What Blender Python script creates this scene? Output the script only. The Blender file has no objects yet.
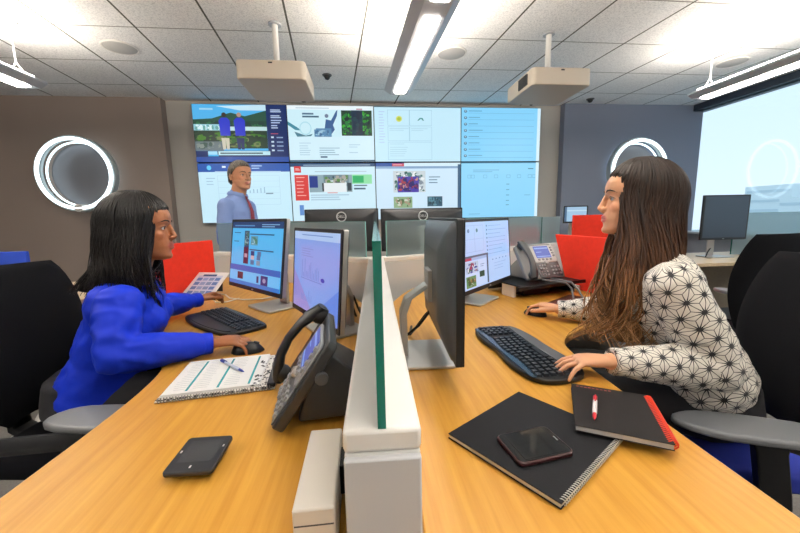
import bpy, bmesh, math, random
import numpy as np
from mathutils import Vector, Matrix, noise
from math import sin, cos, pi, radians, sqrt, atan2
SC = bpy.context.scene
COL = SC.collection
V = Vector
def lin(h):
    h = h.lstrip('#'); out = []
    for i in (0, 2, 4):
        c = int(h[i:i+2], 16)/255
        out.append(c/12.92 if c <= .04045 else ((c+.055)/1.055)**2.4)
    return tuple(out)
# ------------------------------------------------------------------ materials
MATS = {}
def mat(name, hexc, rough=.5, metal=0., spec=.5, bump=0., bscale=60., var=0., vscale=8., coat=0., sheen=0.):
    if name in MATS: return MATS[name]
    m = bpy.data.materials.new(name); m.use_nodes = True; nt = m.node_tree
    b = nt.nodes['Principled BSDF']; c = lin(hexc)
    b.inputs['Base Color'].default_value = (*c, 1); b.inputs['Roughness'].default_value = rough
    b.inputs['Metallic'].default_value = metal; b.inputs['Specular IOR Level'].default_value = spec
    b.inputs['Coat Weight'].default_value = coat
    b.inputs['Sheen Weight'].default_value = sheen
    if var or bump:
        tc = nt.nodes.new('ShaderNodeTexCoord')
    if var:
        n = nt.nodes.new('ShaderNodeTexNoise'); n.inputs['Scale'].default_value = vscale; n.inputs['Detail'].default_value = 5
        nt.links.new(tc.outputs['Object'], n.inputs['Vector'])
        r = nt.nodes.new('ShaderNodeValToRGB')
        r.color_ramp.elements[0].position = .3; r.color_ramp.elements[1].position = .7
        r.color_ramp.elements[0].color = (*[x*(1-var) for x in c], 1); r.color_ramp.elements[1].color = (*[min(1, x*(1+var)) for x in c], 1)
        nt.links.new(n.outputs['Fac'], r.inputs['Fac']); nt.links.new(r.outputs['Color'], b.inputs['Base Color'])
    if bump:
        n2 = nt.nodes.new('ShaderNodeTexNoise'); n2.inputs['Scale'].default_value = bscale; n2.inputs['Detail'].default_value = 4
        nt.links.new(tc.outputs['Object'], n2.inputs['Vector'])
        bp = nt.nodes.new('ShaderNodeBump'); bp.inputs['Strength'].default_value = bump; bp.inputs['Distance'].default_value = .002
        nt.links.new(n2.outputs['Fac'], bp.inputs['Height']); nt.links.new(bp.outputs['Normal'], b.inputs['Normal'])
    MATS[name] = m; return m
def emis(name, hexc, strength):
    if name in MATS: return MATS[name]
    m = bpy.data.materials.new(name); m.use_nodes = True; nt = m.node_tree
    b = nt.nodes['Principled BSDF']; b.inputs['Base Color'].default_value = (.05, .05, .05, 1)
    b.inputs['Emission Color'].default_value = (*lin(hexc), 1); b.inputs['Emission Strength'].default_value = strength
    MATS[name] = m; return m
def attr_mat(name, rough=.5, emit=0., spec=.5, bump=0., bscale=300., sss=0., stretch=None):
    """colour comes from the mesh's own colour attribute 'Col'"""
    if name in MATS: return MATS[name]
    m = bpy.data.materials.new(name); m.use_nodes = True; nt = m.node_tree
    b = nt.nodes['Principled BSDF']; a = nt.nodes.new('ShaderNodeVertexColor'); a.layer_name = 'Col'
    b.inputs['Roughness'].default_value = rough; b.inputs['Specular IOR Level'].default_value = spec
    if emit:
        b.inputs['Base Color'].default_value = (.02, .02, .02, 1)
        nt.links.new(a.outputs['Color'], b.inputs['Emission Color']); b.inputs['Emission Strength'].default_value = emit
    else: nt.links.new(a.outputs['Color'], b.inputs['Base Color'])
    if sss:
        b.inputs['Subsurface Weight'].default_value = sss; b.inputs['Subsurface Radius'].default_value = (.012, .005, .003); b.inputs['Subsurface Scale'].default_value = .5
    if bump:
        tc = nt.nodes.new('ShaderNodeTexCoord'); n2 = nt.nodes.new('ShaderNodeTexNoise'); n2.inputs['Scale'].default_value = bscale
        nt.links.new(tc.outputs['Object'], n2.inputs['Vector'])
        bp = nt.nodes.new('ShaderNodeBump'); bp.inputs['Strength'].default_value = bump; bp.inputs['Distance'].default_value = .001
        nt.links.new(n2.outputs['Fac'], bp.inputs['Height']); nt.links.new(bp.outputs['Normal'], b.inputs['Normal'])
    MATS[name] = m; return m
def math_node(nt, op, a, b=None, c=None):
    n = nt.nodes.new('ShaderNodeMath'); n.operation = op
    for i, x in enumerate((a, b, c)):
        if x is None: continue
        if isinstance(x, (int, float)): n.inputs[i].default_value = x
        else: nt.links.new(x, n.inputs[i])
    return n.outputs[0]
def wood_mat(name, c1, c2, rough=.35, ang=0.):
    if name in MATS: return MATS[name]
    m = bpy.data.materials.new(name); m.use_nodes = True; nt = m.node_tree; b = nt.nodes['Principled BSDF']
    tc = nt.nodes.new('ShaderNodeTexCoord'); mp = nt.nodes.new('ShaderNodeMapping')
    mp.inputs['Rotation'].default_value = (0, 0, ang); mp.inputs['Scale'].default_value = (34, 1.6, 34)
    nt.links.new(tc.outputs['Object'], mp.inputs['Vector'])
    n = nt.nodes.new('ShaderNodeTexNoise'); n.inputs['Scale'].default_value = 1.6; n.inputs['Detail'].default_value = 6; n.inputs['Roughness'].default_value = .62
    nt.links.new(mp.outputs['Vector'], n.inputs['Vector'])
    r = nt.nodes.new('ShaderNodeValToRGB'); r.color_ramp.elements[0].position = .3; r.color_ramp.elements[1].position = .72
    r.color_ramp.elements[0].color = (*lin(c1), 1); r.color_ramp.elements[1].color = (*lin(c2), 1)
    nt.links.new(n.outputs['Fac'], r.inputs['Fac']); nt.links.new(r.outputs['Color'], b.inputs['Base Color'])
    b.inputs['Roughness'].default_value = rough; b.inputs['Specular IOR Level'].default_value = .35
    MATS[name] = m; return m
def glass_mat(name, tint, glossy_rough=.02, rough_t=None, milk=0.):
    """thin pane: see-through (clear or frosted), a little milky where etched, plus a mirror-like reflection"""
    if name in MATS: return MATS[name]
    m = bpy.data.materials.new(name); m.use_nodes = True; nt = m.node_tree
    nt.nodes.remove(nt.nodes['Principled BSDF']); out = nt.nodes['Material Output']
    if rough_t is None:
        t = nt.nodes.new('ShaderNodeBsdfTransparent'); t.inputs['Color'].default_value = (*lin(tint), 1)
    else:
        t = nt.nodes.new('ShaderNodeBsdfRefraction'); t.inputs['Color'].default_value = (*lin(tint), 1)
        t.inputs['Roughness'].default_value = rough_t; t.inputs['IOR'].default_value = 1.03
    if milk:
        d = nt.nodes.new('ShaderNodeBsdfDiffuse'); d.inputs['Color'].default_value = (*lin('#e4f2f4'), 1)
        d2 = nt.nodes.new('ShaderNodeBsdfTranslucent'); d2.inputs['Color'].default_value = (*lin('#e4f2f4'), 1)
        m1 = nt.nodes.new('ShaderNodeMixShader'); m1.inputs[0].default_value = .8; nt.links.new(d.outputs[0], m1.inputs[1]); nt.links.new(d2.outputs[0], m1.inputs[2])
        m2 = nt.nodes.new('ShaderNodeMixShader'); m2.inputs[0].default_value = milk; nt.links.new(t.outputs[0], m2.inputs[1]); nt.links.new(m1.outputs[0], m2.inputs[2]); t = m2
    g = nt.nodes.new('ShaderNodeBsdfGlossy'); g.inputs['Roughness'].default_value = glossy_rough
    lw = nt.nodes.new('ShaderNodeLayerWeight'); lw.inputs['Blend'].default_value = .5
    fr = math_node(nt, 'ADD', math_node(nt, 'MULTIPLY', math_node(nt, 'POWER', lw.outputs['Facing'], 5.), .9), .045)
    x = nt.nodes.new('ShaderNodeMixShader')
    nt.links.new(fr, x.inputs[0]); nt.links.new(t.outputs[0], x.inputs[1]); nt.links.new(g.outputs[0], x.inputs[2])
    nt.links.new(x.outputs[0], out.inputs['Surface'])
    MATS[name] = m; return m
# ------------------------------------------------------------------ mesh builder
class MB:
    def __init__(s): s.v = []; s.f = []; s.m = []; s.c = []
    def add(s, vs, fs, mi=0, M=None, col=None):
        b = len(s.v)
        for p in vs:
            p = V(p); s.v.append(M @ p if M else p)
        for f in fs: s.f.append([b+i for i in f]); s.m.append(mi); s.c.append(col)
        return s
    def box(s, c, size, M=None, mi=0, col=None, top=None):
        x, y, z = [d/2 for d in size]; t = top or (1, 1)
        vs = [(c[0]+sx*x*(t[0] if sz > 0 else 1), c[1]+sy*y*(t[1] if sz > 0 else 1), c[2]+sz*z) for sz in (-1, 1) for sy in (-1, 1) for sx in (-1, 1)]
        return s.add(vs, [(0, 2, 3, 1), (4, 5, 7, 6), (0, 1, 5, 4), (2, 6, 7, 3), (0, 4, 6, 2), (1, 3, 7, 5)], mi, M, col)
    def prism(s, poly, z0, z1, M=None, mi=0, col=None):
        n = len(poly)
        ar = sum(poly[i][0]*poly[(i+1) % n][1]-poly[(i+1) % n][0]*poly[i][1] for i in range(n))
        if ar < 0: poly = poly[::-1]
        vs = [(x, y, z0) for x, y in poly]+[(x, y, z1) for x, y in poly]
        fs = [list(range(n))[::-1], list(range(n, 2*n))]+[(i, (i+1) % n, n+(i+1) % n, n+i) for i in range(n)]
        return s.add(vs, fs, mi, M, col)
    def loft(s, rings, M=None, mi=0, col=None, cap=True, closed=True):
        n = len(rings[0]); vs = [p for r in rings for p in r]; fs = []
        for k in range(len(rings)-1):
            for i in range(n if closed else n-1):
                j = (i+1) % n
                fs.append((k*n+i, k*n+j, (k+1)*n+j, (k+1)*n+i))
        if cap: fs += [list(range(n))[::-1], list(range((len(rings)-1)*n, len(rings)*n))]
        return s.add(vs, fs, mi, M, col)
    def tube(s, path, rad, seg=10, M=None, mi=0, col=None, flat=None, roundcap=False):
        path = [V(p) for p in path]; n = len(path)
        if isinstance(rad, (int, float)): rad = [rad]*n
        if roundcap:
            d0 = (path[0]-path[1]).normalized(); d1 = (path[-1]-path[-2]).normalized(); P = []; R = []
            for a in (80, 50, 25): P.append(path[0]+d0*rad[0]*sin(radians(a))); R.append(rad[0]*cos(radians(a)))
            P += path; R += list(rad)
            for a in (25, 50, 80): P.append(path[-1]+d1*rad[-1]*sin(radians(a))); R.append(rad[-1]*cos(radians(a)))
            path, rad, n = P, R, len(P)
        rings = []; up = None
        for i, p in enumerate(path):
            t = (path[min(i+1, n-1)]-path[max(i-1, 0)]).normalized()
            if up is None:
                up = V((0, 0, 1)) if abs(t.z) < .9 else V((0, 1, 0))
            a = t.cross(up)
            if a.length < 1e-5: a = t.cross(V((1, 0, 0)))
            a.normalize(); b = a.cross(t).normalized(); up = b
            fa, fb = flat if flat else (1, 1)
            rings.append([p+a*(cos(2*pi*k/seg)*rad[i]*fa)+b*(sin(2*pi*k/seg)*rad[i]*fb) for k in range(seg)])
        return s.loft(rings, M, mi, col)
    def cyl(s, a, b, r, seg=20, r2=None, M=None, mi=0, col=None):
        return s.tube([a, b], [r, r if r2 is None else r2], seg, M, mi, col)
    def ball(s, c, r, M=None, mi=0, col=None, seg=16, rings=10):
        if isinstance(r, (int, float)): r = (r, r, r)
        R = []
        for k in range(rings+1):
            a = -pi/2+pi*k/rings; a = max(-pi/2+.05, min(pi/2-.05, a))
            R.append([(c[0]+r[0]*cos(a)*cos(2*pi*i/seg), c[1]+r[1]*cos(a)*sin(2*pi*i/seg), c[2]+r[2]*sin(a)) for i in range(seg)])
        return s.loft(R, M, mi, col)
    def lathe(s, prof, seg=28, M=None, mi=0, col=None):
        R = [[(r*cos(2*pi*i/seg), r*sin(2*pi*i/seg), z) for i in range(seg)] for r, z in prof]
        return s.loft(R, M, mi, col)
    def torus(s, R, r, c=(0, 0, 0), seg=40, sec=10, M=None, mi=0, col=None, sq=None):
        vs = []; fs = []
        for i in range(seg):
            a = 2*pi*i/seg
            for k in range(sec):
                b = 2*pi*k/sec; rr = R+r*cos(b); z = r*sin(b)
                if sq: rr = R+sq[0]*max(-1, min(1, 1.5*cos(b))); z = sq[1]*max(-1, min(1, 1.5*sin(b)))
                vs.append((c[0]+rr*cos(a), c[1]+rr*sin(a), c[2]+z))
                fs.append((i*sec+k, ((i+1) % seg)*sec+k, ((i+1) % seg)*sec+(k+1) % sec, i*sec+(k+1) % sec))
        return s.add(vs, fs, mi, M, col)
    def mesh(s, name, mats, sharp=40):
        me = bpy.data.meshes.new(name); me.from_pydata([tuple(p) for p in s.v], [], s.f)
        for m in (mats if isinstance(mats, (list, tuple)) else [mats]): me.materials.append(m)
        me.polygons.foreach_set('material_index', s.m)
        if any(c is not None for c in s.c):
            at = me.color_attributes.new('Col', 'FLOAT_COLOR', 'CORNER'); arr = []
            for p, c in zip(me.polygons, s.c):
                arr += list((*(c or (1, 1, 1)), 1))*len(p.vertices)
            at.data.foreach_set('color', arr)
        me.update()
        bm = bmesh.new(); bm.from_mesh(me); bmesh.ops.recalc_face_normals(bm, faces=bm.faces); bm.to_mesh(me); bm.free()
        if sharp:
            me.shade_smooth(); me.set_sharp_from_angle(angle=radians(sharp))
        return me
    def build(s, name, mats, parent=None, bevel=0., seg=2, sharp=40, loc=None, rot=None, recalc=True):
        o = bpy.data.objects.new(name, s.mesh(name, mats, sharp)); COL.objects.link(o)
        if parent: o.parent = parent
        if loc: o.location = loc
        if rot: o.rotation_euler = rot
        if bevel:
            b = o.modifiers.new('bevel', 'BEVEL'); b.width = bevel; b.segments = seg; b.limit_method = 'ANGLE'; b.angle_limit = radians(35); b.harden_normals = False
        return o
def tag(o, label=None, cat=None, group=None, kind=None):
    for k, x in (('label', label), ('category', cat), ('group', group), ('kind', kind)):
        if x: o[k] = x
    return o
def thing(name, label, cat, loc=(0, 0, 0), rz=0., group=None):
    o = bpy.data.objects.new(name, None); o.empty_display_size = .1; COL.objects.link(o)
    o.location = loc; o.rotation_euler = (0, 0, rz); return tag(o, label, cat, group)
def copy_tree(o, parent=None):
    c = o.copy(); COL.objects.link(c)
    if parent: c.parent = parent
    for ch in list(o.children): copy_tree(ch, c)
    return c
def struct(name, mb, m, bevel=0., sharp=40):
    return tag(mb.build(name, m, None, bevel, sharp=sharp), kind='structure')
def rrect(w, h, r, n=5, cx=0, cy=0):
    out = []
    for (sx, sy, a0) in ((1, 1, 0), (-1, 1, 90), (-1, -1, 180), (1, -1, 270)):
        for k in range(n+1):
            a = radians(a0+90*k/n); out.append((cx+sx*(w/2-r)+r*cos(a), cy+sy*(h/2-r)+r*sin(a)))
    return out
def smooth_poly(pts, it=2):
    """corner-cutting of the points flagged with a third value > 0"""
    for _ in range(it):
        out = []; n = len(pts)
        for i, p in enumerate(pts):
            if len(p) > 2:
                a, b = pts[i-1], pts[(i+1) % n]
                out.append((p[0]*.75+a[0]*.25, p[1]*.75+a[1]*.25, 1)); out.append((p[0]*.75+b[0]*.25, p[1]*.75+b[1]*.25, 1))
            else: out.append(p)
        pts = out
    return [(p[0], p[1]) for p in pts]
def text_mesh(txt, size, m, name, parent=None, M=None, depth=.0006):
    cu = bpy.data.curves.new(name, 'FONT'); cu.body = txt; cu.size = size; cu.extrude = depth/2; cu.align_x = 'CENTER'; cu.align_y = 'CENTER'; cu.resolution_u = 3
    t = bpy.data.objects.new(name+'_tmp', cu); COL.objects.link(t)
    dg = bpy.context.evaluated_depsgraph_get(); me = bpy.data.meshes.new_from_object(t.evaluated_get(dg))
    bpy.data.objects.remove(t); bpy.data.curves.remove(cu)
    if M: me.transform(M)
    me.materials.clear(); me.materials.append(m)
    o = bpy.data.objects.new(name, me); COL.objects.link(o)
    if parent: o.parent = parent
    return o
# content drawn on a screen: rectangles and outlines in 0..1 coordinates, each on its own thin layer
class Scr:
    def __init__(s, w, h): s.w, s.h = w, h; s.mb = MB(); s.l = 0
    def poly(s, pts, hexc, M=None):
        s.l += 1; y = -.00004*s.l
        s.mb.add([((u-.5)*s.w, y, (v-.5)*s.h) for u, v in pts], [list(range(len(pts)))], 0, None, lin(hexc))
    def r(s, u0, v0, u1, v1, hexc): s.poly([(u0, v0), (u1, v0), (u1, v1), (u0, v1)], hexc)
    def lines(s, u0, u1, vs, hexc, h=.008, rag=.35, seed=1):
        rn = random.Random(seed)
        for v in vs: s.r(u0, v, u1-(u1-u0)*rag*rn.random(), v+h, hexc)
    def disc(s, u, v, ru, rv, hexc, n=14): s.poly([(u+ru*cos(2*pi*i/n), v+rv*sin(2*pi*i/n)) for i in range(n)], hexc)
    def photo(s, u0, v0, u1, v1, pal, nx=14, ny=10, seed=3):
        rn = random.Random(seed); s.r(u0, v0, u1, v1, pal[0])
        for _ in range(nx*ny):
            a = rn.random(); b = rn.random(); ru = (u1-u0)/nx*(.4+rn.random()); rv = (v1-v0)/ny*(.4+rn.random())
            cu = u0+ru+a*(u1-u0-2*ru); cv = v0+rv+b*(v1-v0-2*rv)
            n = 6; ph = rn.random()*6
            s.poly([(cu+ru*cos(ph+2*pi*i/n)*(.7+.3*rn.random()), cv+rv*sin(ph+2*pi*i/n)*(.7+.3*rn.random())) for i in range(n)], rn.choice(pal))
    def frame(s, u0, v0, u1, v1, hexc, t=.006):
        s.r(u0, v0, u1, v0+t, hexc); s.r(u0, v1-t, u1, v1, hexc); s.r(u0, v0, u0+t*.7, v1, hexc); s.r(u1-t*.7, v0, u1, v1, hexc)
    def build(s, name, m, parent, M):
        me_v = [M @ p for p in s.mb.v]; s.mb.v = me_v
        me = bpy.data.meshes.new(name); me.from_pydata([tuple(p) for p in s.mb.v], [], s.mb.f); me.materials.append(m)
        at = me.color_attributes.new('Col', 'FLOAT_COLOR', 'CORNER'); arr = []
        for p, c in zip(me.polygons, s.mb.c): arr += list((*c, 1))*len(p.vertices)
        at.data.foreach_set('color', arr); me.update()
        o = bpy.data.objects.new(name, me); COL.objects.link(o); o.parent = parent; return o
EXPOSURE = 0.0; SKY = 1.3; LENS = 27.0; UPLIGHT = 60.0; RING = 3.0; WALLGLOW = 1.0
# ------------------------------------------------------------------ camera, world, view
cam = bpy.data.cameras.new('camera'); co = bpy.data.objects.new('camera', cam); COL.objects.link(co); SC.camera = co
FPX, PITCH, YAW, ROLL = 348.463, 0.143016, 0.104010, -0.019661
cam.sensor_width = 36; cam.lens = FPX/800*36; cam.clip_start = .02; cam.clip_end = 400
fw = V((sin(YAW)*cos(PITCH), cos(YAW)*cos(PITCH), -sin(PITCH))); rt = V((cos(YAW), -sin(YAW), 0)); up = rt.cross(fw)
r2 = rt*cos(ROLL)+up*sin(ROLL); u2 = up*cos(ROLL)-rt*sin(ROLL)
co.matrix_world = Matrix(((r2.x, u2.x, -fw.x, 0), (r2.y, u2.y, -fw.y, 0), (r2.z, u2.z, -fw.z, 1.2), (0, 0, 0, 1)))
SC.view_settings.view_transform = 'Standard'; SC.view_settings.look = 'None'; SC.view_settings.gamma = 1
SC.view_settings.use_curve_mapping = False; SC.view_settings.exposure = EXPOSURE
w = bpy.data.worlds.new('world'); SC.world = w; w.use_nodes = True; nt = w.node_tree
bg = nt.nodes['Background']
tc = nt.nodes.new('ShaderNodeTexCoord'); sx = nt.nodes.new('ShaderNodeSeparateXYZ'); nt.links.new(tc.outputs['Generated'], sx.inputs[0])
rp = nt.nodes.new('ShaderNodeValToRGB'); rp.color_ramp.elements[0].position = -.0; rp.color_ramp.elements[0].color = (*lin('#ecf6fa'), 1)
rp.color_ramp.elements[1].position = .5; rp.color_ramp.elements[1].color = (*lin('#cfe7f4'), 1)
nt.links.new(sx.outputs['Z'], rp.inputs['Fac']); nt.links.new(rp.outputs['Color'], bg.inputs['Color']); bg.inputs['Strength'].default_value = SKY
SC.cycles.max_bounces = 8; SC.cycles.diffuse_bounces = 4; SC.cycles.transparent_max_bounces = 12
SC.cycles.sample_clamp_indirect = 6; SC.cycles.caustics_reflective = False; SC.cycles.caustics_refractive = False
# ------------------------------------------------------------------ shared materials
M_white = mat('white_laminate', '#e2e0dc', .45)
M_cream = mat('cream_plastic', '#e3ded4', .45)
M_alu = mat('light_grey_metal', '#b9bcc0', .4, .3)
M_silver = mat('silver_metal', '#b4b3b0', .38, .45)
M_black = mat('black_plastic', '#0e0f12', .42, spec=.3)
M_dark = mat('dark_grey_plastic', '#1c1e22', .45, spec=.35)
M_mid = mat('mid_grey_plastic', '#46494d', .5)
M_fab = mat('black_fabric', '#0b0c10', .95, spec=.15, bump=.4, bscale=900)
M_red = mat('red_fabric', '#d8280c', .85, bump=.3, bscale=700, var=.06, vscale=40)
M_blue = mat('blue_fabric', '#1f45b8', .85, bump=.3, bscale=700)
M_beigefab = mat('beige_fabric', '#a39a8a', .9, bump=.4, bscale=800, var=.06, vscale=60)
M_desk = wood_mat('maple_worktop', '#b7802c', '#cf9c42')
M_desk2 = wood_mat('pale_worktop', '#b8a284', '#c9b494')
M_teal = mat('glass_edge_teal', '#0b6a5c', .15, spec=.8)
M_frost = glass_mat('frosted_glass', '#e6f3f4', .2, .5, .42)
M_screen = attr_mat('screen_glow', .25, 1.0, .4)
M_wall = attr_mat('video_wall_glow', .3, WALLGLOW, .3)
M_glassblk = mat('black_glass', '#0c0d10', .12, spec=.6)
# ------------------------------------------------------------------ the room
ZC = 2.759; YB = 5.12; XR = 5.05; XL = -6.0; YF = -3.2
m = mat('carpet', '#6d6b68', .95, bump=.6, bscale=500, var=.18, vscale=120)
struct('floor', MB().box(((XL+XR)/2, (YB+YF)/2, -.05), (XR-XL+.4, YB-YF+.4, .1)), m)
cm = bpy.data.materials.new('ceiling_tiles'); cm.use_nodes = True; nt = cm.node_tree; b = nt.nodes['Principled BSDF']
tc = nt.nodes.new('ShaderNodeTexCoord'); s = nt.nodes.new('ShaderNodeSeparateXYZ'); nt.links.new(tc.outputs['Object'], s.inputs[0])
xs = math_node(nt, 'ADD', math_node(nt, 'MULTIPLY', s.outputs['Y'], .088), s.outputs['X'])
def gridline(val, off, pitch, hw):
    q = math_node(nt, 'MODULO', math_node(nt, 'ADD', val, off+40*pitch), pitch)
    d = math_node(nt, 'ABSOLUTE', math_node(nt, 'SUBTRACT', q, pitch/2))
    return math_node(nt, 'GREATER_THAN', d, pitch/2-hw)
gx = gridline(xs, 2.707, .6096, .008); gy = gridline(s.outputs['Y'], -3.28, .645, .006)
n = nt.nodes.new('ShaderNodeTexNoise'); n.inputs['Scale'].default_value = 90; n.inputs['Detail'].default_value = 5; nt.links.new(tc.outputs['Object'], n.inputs['Vector'])
rr = nt.nodes.new('ShaderNodeValToRGB'); rr.color_ramp.elements[0].position = .35; rr.color_ramp.elements[1].position = .55
rr.color_ramp.elements[0].color = (*lin('#d4d5d6'), 1); rr.color_ramp.elements[1].color = (*lin('#f1f1f0'), 1); nt.links.new(n.outputs['Fac'], rr.inputs['Fac'])
def mixc(fac, a, bcol):
    mx = nt.nodes.new('ShaderNodeMix'); mx.data_type = 'RGBA'; nt.links.new(fac, mx.inputs['Factor']); nt.links.new(a, mx.inputs['A']); mx.inputs['B'].default_value = (*lin(bcol), 1); return mx.outputs['Result']
c1 = mixc(gy, rr.outputs['Color'], '#8f8f88'); c2 = mixc(gx, c1, '#55564f')
nt.links.new(c2, b.inputs['Base Color']); b.inputs['Roughness'].default_value = .9
bp = nt.nodes.new('ShaderNodeBump'); bp.inputs['Strength'].default_value = .4; bp.inputs['Distance'].default_value = .003; nt.links.new(n.outputs['Fac'], bp.inputs['Height']); nt.links.new(bp.outputs['Normal'], b.inputs['Normal'])
struct('ceiling', MB().box(((XL+XR)/2, (YB+YF)/2, ZC+.05), (XR-XL+.4, YB-YF+.4, .1)), cm)
struct('wall_back', MB().box((.24, YB+.06, ZC/2), (5.6, .12, ZC)), mat('pale_grey_wall', '#c4c1bb', .8, bump=.1, bscale=200))
struct('wall_back_left', MB().box((-2.514-1.8, 5.06, ZC/2), (3.6, .12, ZC)), mat('brown_wall', '#998c85', .8, bump=.15, bscale=250))
struct('wall_back_right', MB().box((2.955+1.1, 5.06, ZC/2), (2.2, .12, ZC)), mat('slate_wall', '#7f8799', .8, bump=.15, bscale=250))
struct('wall_left', MB().box((XL-.05, 1, ZC/2), (.1, 8.6, ZC)), mat('brown_wall', '#998c85'))
struct('wall_front', MB().box((-.4, YF-.05, ZC/2), (11.4, .1, ZC)), mat('plain_wall', '#b5b1aa', .8))
# window wall on the right: sill wall, head and posts around one long pane
sm = mat('window_wall', '#8f949b', .7)
struct('wall_right', MB().box((XR+.08, 1, .43), (.16, 8.5, .86)).box((XR+.08, 1, 2.72), (.16, 8.5, .1)).box((XR+.08, -2.9, 1.4), (.16, .6, 2.6)), sm)
struct('trim_1', MB().box((XR-.0, 1, 2.715), (.12, 8.2, .09)), mat('blind_headrail', '#2a3442', .5), .004)
struct('trim_2', MB().box((XR-.02, 1, .87), (.2, 8.2, .03)), mat('window_sill', '#c4c8cc', .4), .004)
struct('window_1', MB().box((XR+.1, 1.2, 1.78), (.012, 7.8, 1.82)), glass_mat('window_glass', '#f4fbff', .0))
for (k, (y, wd, h, x)) in enumerate(((46, 6, 4.6, 62), (40, 2.6, 2.6, 58), (27, 9, 1.9, 64), (66, 14, 3.4, 90), (8, 14, 1.8, 70))):
    bd = MB().box((x, y, h/2-4), (6, wd, h+8))
    for r in range(5):
        bd.box((x-3.02, y, h-.8-r*1.4), (.1, wd*.9, .35), mi=1)
    tag(bd.build('building', [mat('pale_building', '#e9f1f4', .8), mat('building_windows', '#ccdbe3', .4)]),
        ['pale high-rise block outside the window behind the long-haired woman', 'narrow pale block outside the window above the dark monitor', 'low pale block outside the window right of the dark monitor', 'distant broad block on the skyline outside the window', 'low pale block outside at the near end of the window'][k], 'building', 'pale buildings outside the window')
struct('floor_1', MB().box((60, 10, -4.3), (106, 160, .2)), mat('street', '#b9c2c6', .9)).name = 'ground'
# ------------------------------------------------------------------ ceiling things
def pendant(x0, x1, label):
    t = thing('pendant_light', label, 'ceiling light', (x0, 3.36, 2.30), group='linear pendant lights in three rows')
    Ln = 5.5; sl = (x1-x0)/Ln; S = Matrix(((1, -sl, 0, 0), (0, 1, 0, 0), (0, 0, 1, 0), (0, 0, 0, 1)))
    MB().loft([[(x, y, z) for x, z in ((-.13, .05), (-.13, .035), (-.075, 0), (.075, 0), (.13, .035), (.13, .05), (.085, .07), (-.085, .07))] for y in (0, -Ln)], S).build('housing', mat('pendant_housing', '#c9ccd2', .35, .2), t, sharp=20)
    for k in range(4):
        y0 = -.05-k*1.36
        MB().box((0, y0-.61, -.004), (.095, 1.2, .012), S).build('lens', emis('lamp_lens', '#fff6ea', LENS), t, .003)
    MB().box((0, -Ln/2, .077), (.15, Ln-.1, .01), S).build('uplight_lens', emis('lamp_uplight', '#fff3e4', UPLIGHT), t)
    for k in range(3):
        y0 = -.1-k*2.4
        MB().cyl((0, y0, .15), (.0, y0+.0, .45), .006, 8, M=S).cyl((-.06, y0, .07), (0, y0, .17), .004, 6, M=S).cyl((.06, y0, .07), (0, y0, .17), .004, 6, M=S).build('suspension_cable', mat('white_cable', '#dcdcdc', .5), t)
        MB().cyl((0, y0, .444), (0, y0, .459), .05, 20, M=S).build('ceiling_rose', mat('white_cable', '#dcdcdc'), t)
    return t
pendant(-2.68, -2.60, 'long pendant light at the left, over the dark-haired woman')
pendant(.37, .62, 'long pendant light in the middle of the ceiling, between the projectors')
pendant(3.40, 3.30, 'long pendant light at the right, in front of the window')
def projector(x, label):
    t = thing('projector', label, 'projector', (x, 2.9, 2.25), group='ceiling projectors')
    pm = mat('projector_shell', '#d9cfc0', .45)
    MB().prism(rrect(.515, .53, .04, cx=0, cy=.265), 0, .135).build('body', pm, t, .008)
    MB().prism(rrect(.42, .44, .05, cx=0, cy=.265), .135, .152).build('top_plate', M_mid, t, .004)
    MB().box((-.262, .17, .07), (.012, .16, .085)).build('vent_grille', M_mid, t)
    for k in range(8): MB().box((-.269, .10+.02*k, .07), (.004, .006, .08)).build('vent_slat', M_dark, t)
    MB().cyl((.0, .525, .06), (.0, .56, .06), .045, 24).build('lens_ring', M_black, t)
    MB().box((0, .005, .115), (.03, .012, .01)).build('sensor_window', M_dark, t)
    MB().box((0, .25, .165), (.16, .05, .014)).box((0, .25, .165), (.05, .16, .014)).cyl((0, .25, .17), (0, .25, .2), .04, 16).build('bracket', M_silver, t, .002)
    for a, b in ((-.1, .2), (.1, .2), (-.05, .32), (.09, .3)):
        MB().tube([(a*.5, .25, .185), (a, b, .185), (a, b, .15)], .008, 8).build('bracket_arm', M_dark, t)
    MB().cyl((0, .25, .19), (0, .25, .509), .024, 20).build('pole', M_white, t)
    MB().cyl((0, .25, .495), (0, .25, .509), .05, 20).build('ceiling_plate', M_alu, t)
    return t
projector(-.65, 'white ceiling projector hanging left of the middle light')
projector(1.68, 'white ceiling projector hanging right of the middle light, side vent showing')
for x, y, lab in ((-2.118, 3.637, 'round ceiling speaker left of the left projector'), (.921, 3.566, 'round ceiling speaker beside the middle pendant light'), (3.975, 3.584, 'round ceiling speaker near the window above the right pendant light')):
    t = thing('ceiling_speaker', lab, 'speaker', (x, y, ZC), group='round ceiling speakers')
    MB().lathe([(.001, -.012), (.12, -.012), (.125, -.01), (.13, -.002)], 36).build('grille', mat('speaker_grille', '#b8b8b6', .7, bump=.5, bscale=900), t)
    MB().torus(.135, .008, (0, 0, -.004), 40, 8).build('rim', M_white, t)
def puck(x, y, lab, r=.035, h=.05):
    t = thing('ceiling_sensor', lab, 'sensor', (x, y, ZC), group='small dark ceiling sensors')
    MB().lathe([(.001, -h), (r*.5, -h*.95), (r*.85, -h*.6), (r, -h*.2), (r, 0)], 20).build('dome', M_dark, t)
    MB().lathe([(.001, -.008), (r*1.4, -.008), (r*1.5, 0)], 24).build('mounting_ring', M_mid, t)
puck(-.333, 4.167, 'small dark sensor on the ceiling right of the left projector')
puck(-.72, 4.95, 'small dark sensor on the ceiling above the upper left news screen')
puck(2.42, 4.95, 'small dark sensor on the ceiling above the right end of the video wall')
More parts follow.
